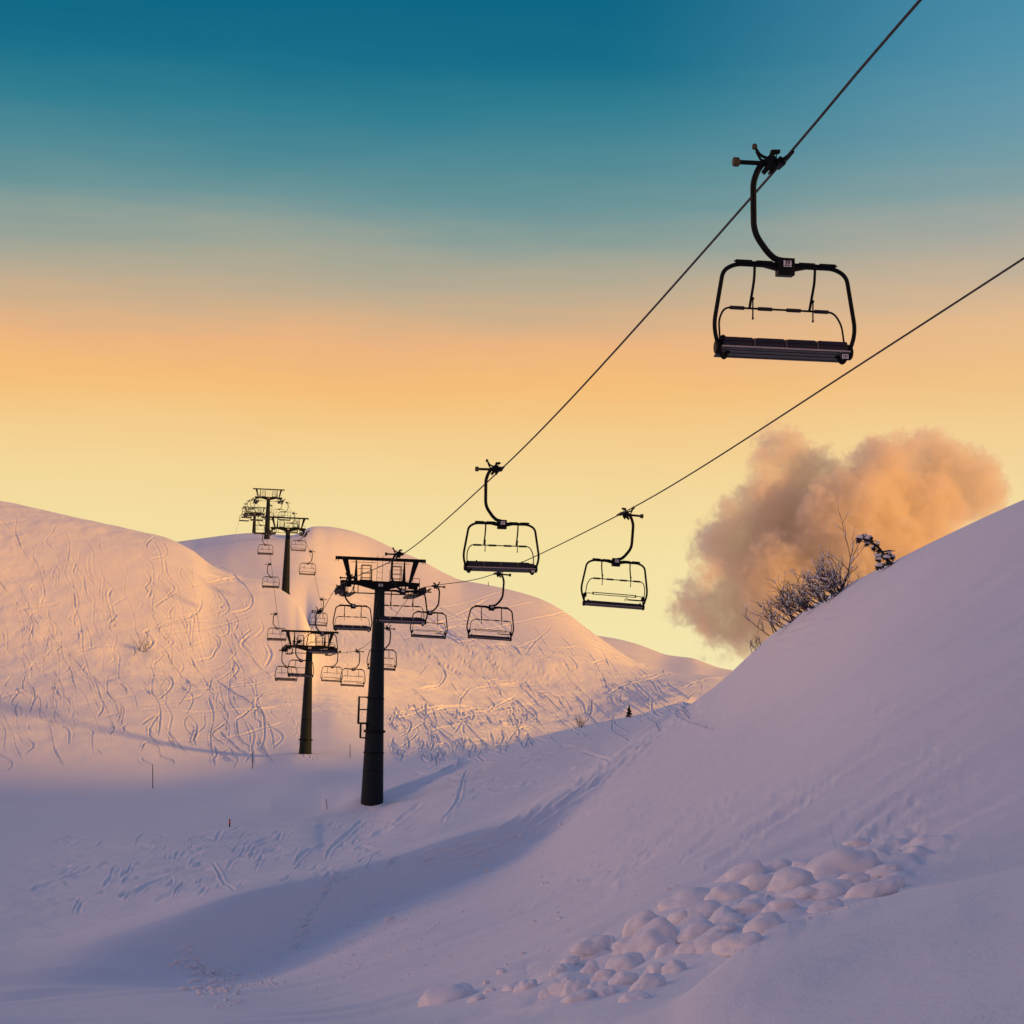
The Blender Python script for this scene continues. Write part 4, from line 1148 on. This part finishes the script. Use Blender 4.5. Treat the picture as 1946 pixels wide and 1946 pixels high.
for i, (px, py, w, h, lab) in enumerate(CL):
    b = surf(px, py + h * .30, 1, 5)
    sc = b.y / F
    rx, rz = w * sc * .61, h * sc * .68
    ry = rx * random.uniform(.75, 1.05)
    m = MB()
    g = bmesh.ops.create_icosphere(m.bm, subdivisions=5, radius=1.0)
    off = Vector((i * 3.7, i * 1.3, i * 2.9))
    sk = random.uniform(-.25, .25)
    for v in g['verts']:
        n = v.co.normalized()
        # squarish pillow with an undercut, rough broken face towards the valley
        e = .93
        q = Vector([math.copysign(abs(c_) ** e, c_) for c_ in n])
        d = 1 + .30 * mnoise.fractal(n * 1.0 + off, 1.4, 2.0, 2)
        face = max(0, -n.y * .6 - n.x * .4 - n.z * .35)
        d += .05 * face * mnoise.fractal(n * 7 + off, .7, 2.0, 3)
        if n.z < 0: d *= 1 - .45 * (-n.z)
        v.co = Vector((q.x * rx * d + q.z * rx * sk, q.y * ry * d, q.z * rz * d))
        v.co.z += v.co.x * .42 * .35
    for f in m.bm.faces: f.smooth = True
    o = m.build('snow_clump', SNOW_NEAR, None, b + Vector((0, ry * .45, -rz * .20)))
    o.rotation_euler = (random.uniform(-.12, .12), random.uniform(-.22, .05), random.uniform(-.5, .5))
    tag(o, lab or 'smaller rounded snow clump half buried in the debris band on the near slope', 'snow clump', 'snow clumps slid down the near slope')

# crumbs of snow: far too many to count
cr = MB()
spots = []
for _ in range(90): spots.append((random.gauss(760, 70), random.gauss(1765, 45), random.uniform(2.0, 6)))
for _ in range(60): spots.append((random.gauss(640, 45), random.gauss(1830, 25), random.uniform(2, 5)))
for _ in range(150):
    t = random.random(); spots.append((340 + t * 100 + random.gauss(0, 14), 1825 + t * 65 + random.gauss(0, 17), random.uniform(3, 11)))
for _ in range(60): spots.append((random.gauss(480, 40), random.gauss(1862, 12), random.uniform(2.5, 7)))
for _ in range(60): spots.append((random.uniform(900, 1250), random.uniform(1600, 1850), random.uniform(2, 5)))
for _ in range(40): spots.append((random.uniform(1000, 1650), random.uniform(1640, 1850), random.uniform(3, 9)))
spots += [(988, 1592, 9), (1064, 1569, 8), (907, 1643, 9), (927, 1657, 12), (1015, 1755, 8), (994, 1814, 11), (950, 1845, 12), (962, 1835, 7), (741, 1750, 13), (735, 1755, 9), (925, 1872, 14)]
for px, py, s in spots:
    if not (255 < px < 1690 and 1560 < py < 1925): continue
    b = surf(px, py, 1, 6); k_ = s * b.y / F * .55
    cr.blob((b.x, b.y, b.z + k_ * .15), (k_ * random.uniform(.9, 1.5), k_, k_ * random.uniform(.6, .9)), .4, 1.6, 2, random.random() * 20)
tag(cr.build('snow_crumbs', SNOW_NEAR), 'scattered crumbs of snow on the near slope', 'snow', None, 'stuff')

# ------------------------------------------------------------------ cloud
CD = 800.0
BL = [(1476, 850, 50), (1448, 838, 36), (1505, 866, 50), (1440, 880, 36), (1570, 862, 26), (1530, 898, 55), (1597, 905, 58), (1664, 885, 58), (1705, 868, 62), (1770, 890, 75), (1840, 925, 75), (1750, 985, 90),
      (1462, 947, 60), (1425, 952, 40), (1403, 995, 58), (1371, 972, 22), (1358, 1011, 36), (1330, 1038, 34), (1408, 1049, 80), (1516, 995, 100), (1624, 995, 110), (1677, 1049, 105),
      (1341, 1090, 40), (1309, 1114, 34), (1288, 1138, 30), (1293, 1168, 34), (1341, 1143, 55), (1408, 1130, 80), (1489, 1103, 100), (1381, 1184, 55), (1341, 1200, 32), (1395, 1218, 38), (1345, 1234, 20), (1374, 1242, 24), (1425, 1208, 50),
      (1500, 1190, 70), (1580, 1100, 95), (1680, 1130, 90)]
cb = bmesh.new()
pc = P(1500, 1050, CD)
for i, (px, py, rr) in enumerate(BL):
    w = P(px, py, CD + random.uniform(-14, 14)) - pc; r_ = rr * 1.10 * CD / F
    g = bmesh.ops.create_icosphere(cb, subdivisions=3, radius=r_)
    for v in g['verts']: v.co = Vector((v.co.x, v.co.y * .6, v.co.z)) + w
me = bpy.data.meshes.new('cloud'); cb.to_mesh(me); cb.free()
tmp = bpy.data.objects.new('cloud_tmp', me); COL.objects.link(tmp)
md = tmp.modifiers.new('r', 'REMESH'); md.mode = 'VOXEL'; md.voxel_size = 1.1
me2 = bpy.data.meshes.new_from_object(tmp.evaluated_get(bpy.context.evaluated_depsgraph_get()))
bpy.data.objects.remove(tmp)
n = len(me2.vertices); co = np.zeros(n * 3, np.float32); me2.vertices.foreach_get('co', co); co = co.reshape(-1, 3)
me2.name = 'cloud'
no = np.zeros(n * 3, np.float32); me2.vertices.foreach_get('normal', no); no = no.reshape(-1, 3)
disp = np.array([1.9 * mnoise.fractal(Vector(c_) * .09, .75, 2.1, 5) + .8 * mnoise.noise(Vector(c_) * .33) for c_ in co])
co = co + no * disp[:, None] * 1.5
me2.vertices.foreach_set('co', co.astype(np.float32).ravel()); me2.update()
tmp = bpy.data.objects.new('cloud_tmp', me2); COL.objects.link(tmp)
md = tmp.modifiers.new('r', 'REMESH'); md.mode = 'VOXEL'; md.voxel_size = .9
me2 = bpy.data.meshes.new_from_object(tmp.evaluated_get(bpy.context.evaluated_depsgraph_get()))
bpy.data.objects.remove(tmp); me2.name = 'cloud'
cloud = bpy.data.objects.new('cloud', me2); COL.objects.link(cloud); cloud.location = pc
vm = bpy.data.materials.new('cloud_vapour'); vm.use_nodes = True
nt = vm.node_tree; nt.nodes.clear()
out = nt.nodes.new('ShaderNodeOutputMaterial'); pv = nt.nodes.new('ShaderNodeVolumePrincipled')
pv.inputs['Color'].default_value = (.994, .935, .82, 1); pv.inputs['Anisotropy'].default_value = 0.0  # warmth of the low sun tinted into the white vapour's colour
pv.inputs['Density Attribute'].default_value = ''
tc = nt.nodes.new('ShaderNodeTexCoord')
at = nt.nodes.new('ShaderNodeAttribute'); at.attribute_name = 'density'
def cm(op, a, b, clamp=False):
    n = nt.nodes.new('ShaderNodeMath'); n.operation = op; n.use_clamp = clamp
    for i_, q in enumerate((a, b)):
        if isinstance(q, (int, float)): n.inputs[i_].default_value = q
        else: nt.links.new(q, n.inputs[i_])
    return n.outputs[0]
def cn(scale, detail, dist):
    n = nt.nodes.new('ShaderNodeTexNoise'); n.inputs['Scale'].default_value = scale; n.inputs['Detail'].default_value = detail
    n.inputs['Roughness'].default_value = .62; n.inputs['Distortion'].default_value = dist
    nt.links.new(tc.outputs['Object'], n.inputs['Vector']); return n.outputs['Fac']
big, fine = cn(.055, 4, .4), cn(.17, 8, 1.5)
v = cm('ADD', at.outputs['Fac'], cm('ADD', cm('MULTIPLY', cm('SUBTRACT', big, .5), 1.5), cm('MULTIPLY', cm('SUBTRACT', fine, .5), 1.7)))
v = cm('MULTIPLY', cm('SUBTRACT', v, .14), 3.0, True)
v = cm('POWER', v, 1.25)
v = cm('MULTIPLY', v, cm('GREATER_THAN', at.outputs['Fac'], .002))
nt.links.new(cm('MULTIPLY', v, .17), pv.inputs['Density'])
nt.links.new(pv.outputs['Volume'], out.inputs['Volume'])
me2.materials.clear(); me2.materials.append(vm)
gn = bpy.data.node_groups.new('cloud_body', 'GeometryNodeTree')
gn.interface.new_socket('Geometry', in_out='INPUT', socket_type='NodeSocketGeometry'); gn.interface.new_socket('Geometry', in_out='OUTPUT', socket_type='NodeSocketGeometry')
gi, go_ = gn.nodes.new('NodeGroupInput'), gn.nodes.new('NodeGroupOutput')
mv = gn.nodes.new('GeometryNodeMeshToVolume'); mv.resolution_mode = 'VOXEL_SIZE'
mv.inputs['Density'].default_value = 1.0; mv.inputs['Voxel Size'].default_value = 1.1; mv.inputs['Interior Band Width'].default_value = 9.0
sm = gn.nodes.new('GeometryNodeSetMaterial'); sm.inputs['Material'].default_value = vm
gn.links.new(gi.outputs[0], mv.inputs['Mesh']); gn.links.new(mv.outputs[0], sm.inputs['Geometry']); gn.links.new(sm.outputs[0], go_.inputs[0])
cloud.modifiers.new('body', 'NODES').node_group = gn
tag(cloud, 'billowing orange cloud rising behind the shrubs on the slope crest', 'cloud', None, 'stuff')

# ------------------------------------------------------------------ sky and sun
SUN_AZ, SUN_EL = R(112), R(11)       # azimuth from straight ahead, turning right
w = bpy.data.worlds.new('World'); SC.world = w; w.use_nodes = True
nt = w.node_tree; nt.nodes.clear(); N = nt.nodes.new; LK = nt.links.new
out = N('ShaderNodeOutputWorld'); bg = N('ShaderNodeBackground'); LK(bg.outputs[0], out.inputs[0])
bg.inputs['Strength'].default_value = 1.0
tc = N('ShaderNodeTexCoord'); sp = N('ShaderNodeSeparateXYZ'); LK(tc.outputs['Generated'], sp.inputs[0])


def lin(c): return tuple(((v / 255) / 12.92 if v / 255 <= .04045 else ((v / 255 + .055) / 1.055) ** 2.4) for v in c) + (1,)


def math_(op, a, b=None, c=None, clamp=False):
    n = N('ShaderNodeMath'); n.operation = op; n.use_clamp = clamp
    for i, q in enumerate((a, b, c)):
        if q is None: continue
        if isinstance(q, (int, float)): n.inputs[i].default_value = q
        else: LK(q, n.inputs[i])
    return n.outputs[0]


def smooth(v, a, b):
    n = N('ShaderNodeMapRange'); n.interpolation_type = 'SMOOTHSTEP'; n.clamp = True
    LK(v, n.inputs['Value']); n.inputs['From Min'].default_value = a; n.inputs['From Max'].default_value = b
    return n.outputs['Result']


def ramp(v, stops):
    n = N('ShaderNodeValToRGB'); LK(v, n.inputs[0]); e = n.color_ramp.elements
    n.color_ramp.interpolation = 'LINEAR'
    while len(e) > 1: e.remove(e[-1])
    e[0].position = stops[0][0] / 90; e[0].color = lin(stops[0][1])
    for a, c_ in stops[1:]:
        q = e.new(a / 90); q.color = lin(c_)
    return n.outputs[0]


def mixc(f, a, b):
    n = N('ShaderNodeMix'); n.data_type = 'RGBA'
    if isinstance(f, float): n.inputs['Factor'].default_value = f
    else: LK(f, n.inputs['Factor'])
    LK(a, n.inputs['A']); LK(b, n.inputs['B'])
    return n.outputs['Result']


X, Y, Z = sp.outputs
el = math_('MULTIPLY', math_('ARCSINE', Z), 180 / math.pi)
mp = N('ShaderNodeMapping'); LK(tc.outputs['Generated'], mp.inputs[0]); mp.inputs['Scale'].default_value = (2.2, 2.2, 9)
nz = N('ShaderNodeTexNoise'); LK(mp.outputs[0], nz.inputs['Vector']); nz.inputs['Scale'].default_value = 2.2; nz.inputs['Detail'].default_value = 5
wob = math_('MULTIPLY', math_('SUBTRACT', nz.outputs['Fac'], .5), 1.7)
mp2 = N('ShaderNodeMapping'); LK(tc.outputs['Generated'], mp2.inputs[0]); mp2.inputs['Scale'].default_value = (5, 5, 55); mp2.inputs['Rotation'].default_value = (0, .06, 0)
nz2 = N('ShaderNodeTexNoise'); LK(mp2.outputs[0], nz2.inputs['Vector']); nz2.inputs['Scale'].default_value = 2.0; nz2.inputs['Detail'].default_value = 7; nz2.inputs['Roughness'].default_value = .6
wob = math_('ADD', wob, math_('MULTIPLY', math_('SUBTRACT', nz2.outputs['Fac'], .5), .75))
rise = math_('MULTIPLY', X, -1.5)
e2 = math_('DIVIDE', math_('ADD', math_('ADD', el, wob), rise), 90, clamp=True)
front = ramp(e2, [(0, (244, 230, 178)), (2.2, (244, 229, 172)), (4.5, (244, 224, 163)), (6.5, (244, 216, 155)), (8.3, (244, 203, 138)), (9.7, (245, 190, 121)), (10.9, (236, 181, 129)),
                 (11.9, (208, 176, 140)), (13.0, (180, 170, 148)), (14.0, (150, 162, 152)), (15.0, (112, 150, 153)), (16.2, (84, 139, 150)), (17.8, (50, 126, 146)), (19.4, (24, 111, 138)), (21.5, (10, 100, 132)), (28, (30, 105, 145)), (45, (72, 104, 148)), (90, (97, 114, 157))])
frontr = ramp(e2, [(0, (246, 232, 182)), (2.2, (246, 231, 178)), (4.5, (246, 226, 168)), (6.5, (244, 217, 158)), (8.3, (243, 205, 146)), (9.7, (240, 194, 134)), (10.9, (232, 188, 140)),
                  (11.9, (212, 182, 148)), (13.0, (186, 174, 155)), (14.0, (164, 168, 160)), (15.0, (136, 161, 162)), (16.2, (116, 156, 167)), (17.8, (100, 151, 170)), (19.4, (82, 145, 171)), (21.5, (66, 136, 167)), (28, (60, 118, 158)), (45, (78, 106, 150)), (90, (97, 114, 157))])
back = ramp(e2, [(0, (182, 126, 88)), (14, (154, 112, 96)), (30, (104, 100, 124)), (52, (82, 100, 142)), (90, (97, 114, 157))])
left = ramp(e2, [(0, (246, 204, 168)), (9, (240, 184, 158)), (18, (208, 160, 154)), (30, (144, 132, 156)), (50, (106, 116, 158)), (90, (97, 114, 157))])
sky = mixc(smooth(X, .03, .28), front, frontr)
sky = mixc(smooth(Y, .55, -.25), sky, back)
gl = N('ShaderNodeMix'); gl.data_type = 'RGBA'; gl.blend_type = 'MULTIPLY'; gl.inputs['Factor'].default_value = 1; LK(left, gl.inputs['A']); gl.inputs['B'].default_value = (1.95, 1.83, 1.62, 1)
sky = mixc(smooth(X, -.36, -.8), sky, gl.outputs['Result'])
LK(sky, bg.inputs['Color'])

sd = bpy.data.lights.new('sun', 'SUN'); so = bpy.data.objects.new('sun', sd); COL.objects.link(so)
sd.energy = 4.1; sd.angle = R(6); sd.color = (1.0, .45, .05)
dirv = Vector((math.sin(SUN_AZ) * math.cos(SUN_EL), math.cos(SUN_AZ) * math.cos(SUN_EL), math.sin(SUN_EL)))
so.rotation_euler = dirv.to_track_quat('Z', 'Y').to_euler()
so.location = dirv * 100

SC.view_settings.view_transform = 'Standard'
SC.view_settings.look = 'None'
SC.view_settings.exposure = 0.0
SC.view_settings.gamma = 1.0
SC.render.film_transparent = False
SC.cycles.max_bounces = 10
SC.cycles.diffuse_bounces = 3
SC.cycles.volume_bounces = 8
SC.cycles.volume_step_rate = 1.5
SC.cycles.use_denoising = True
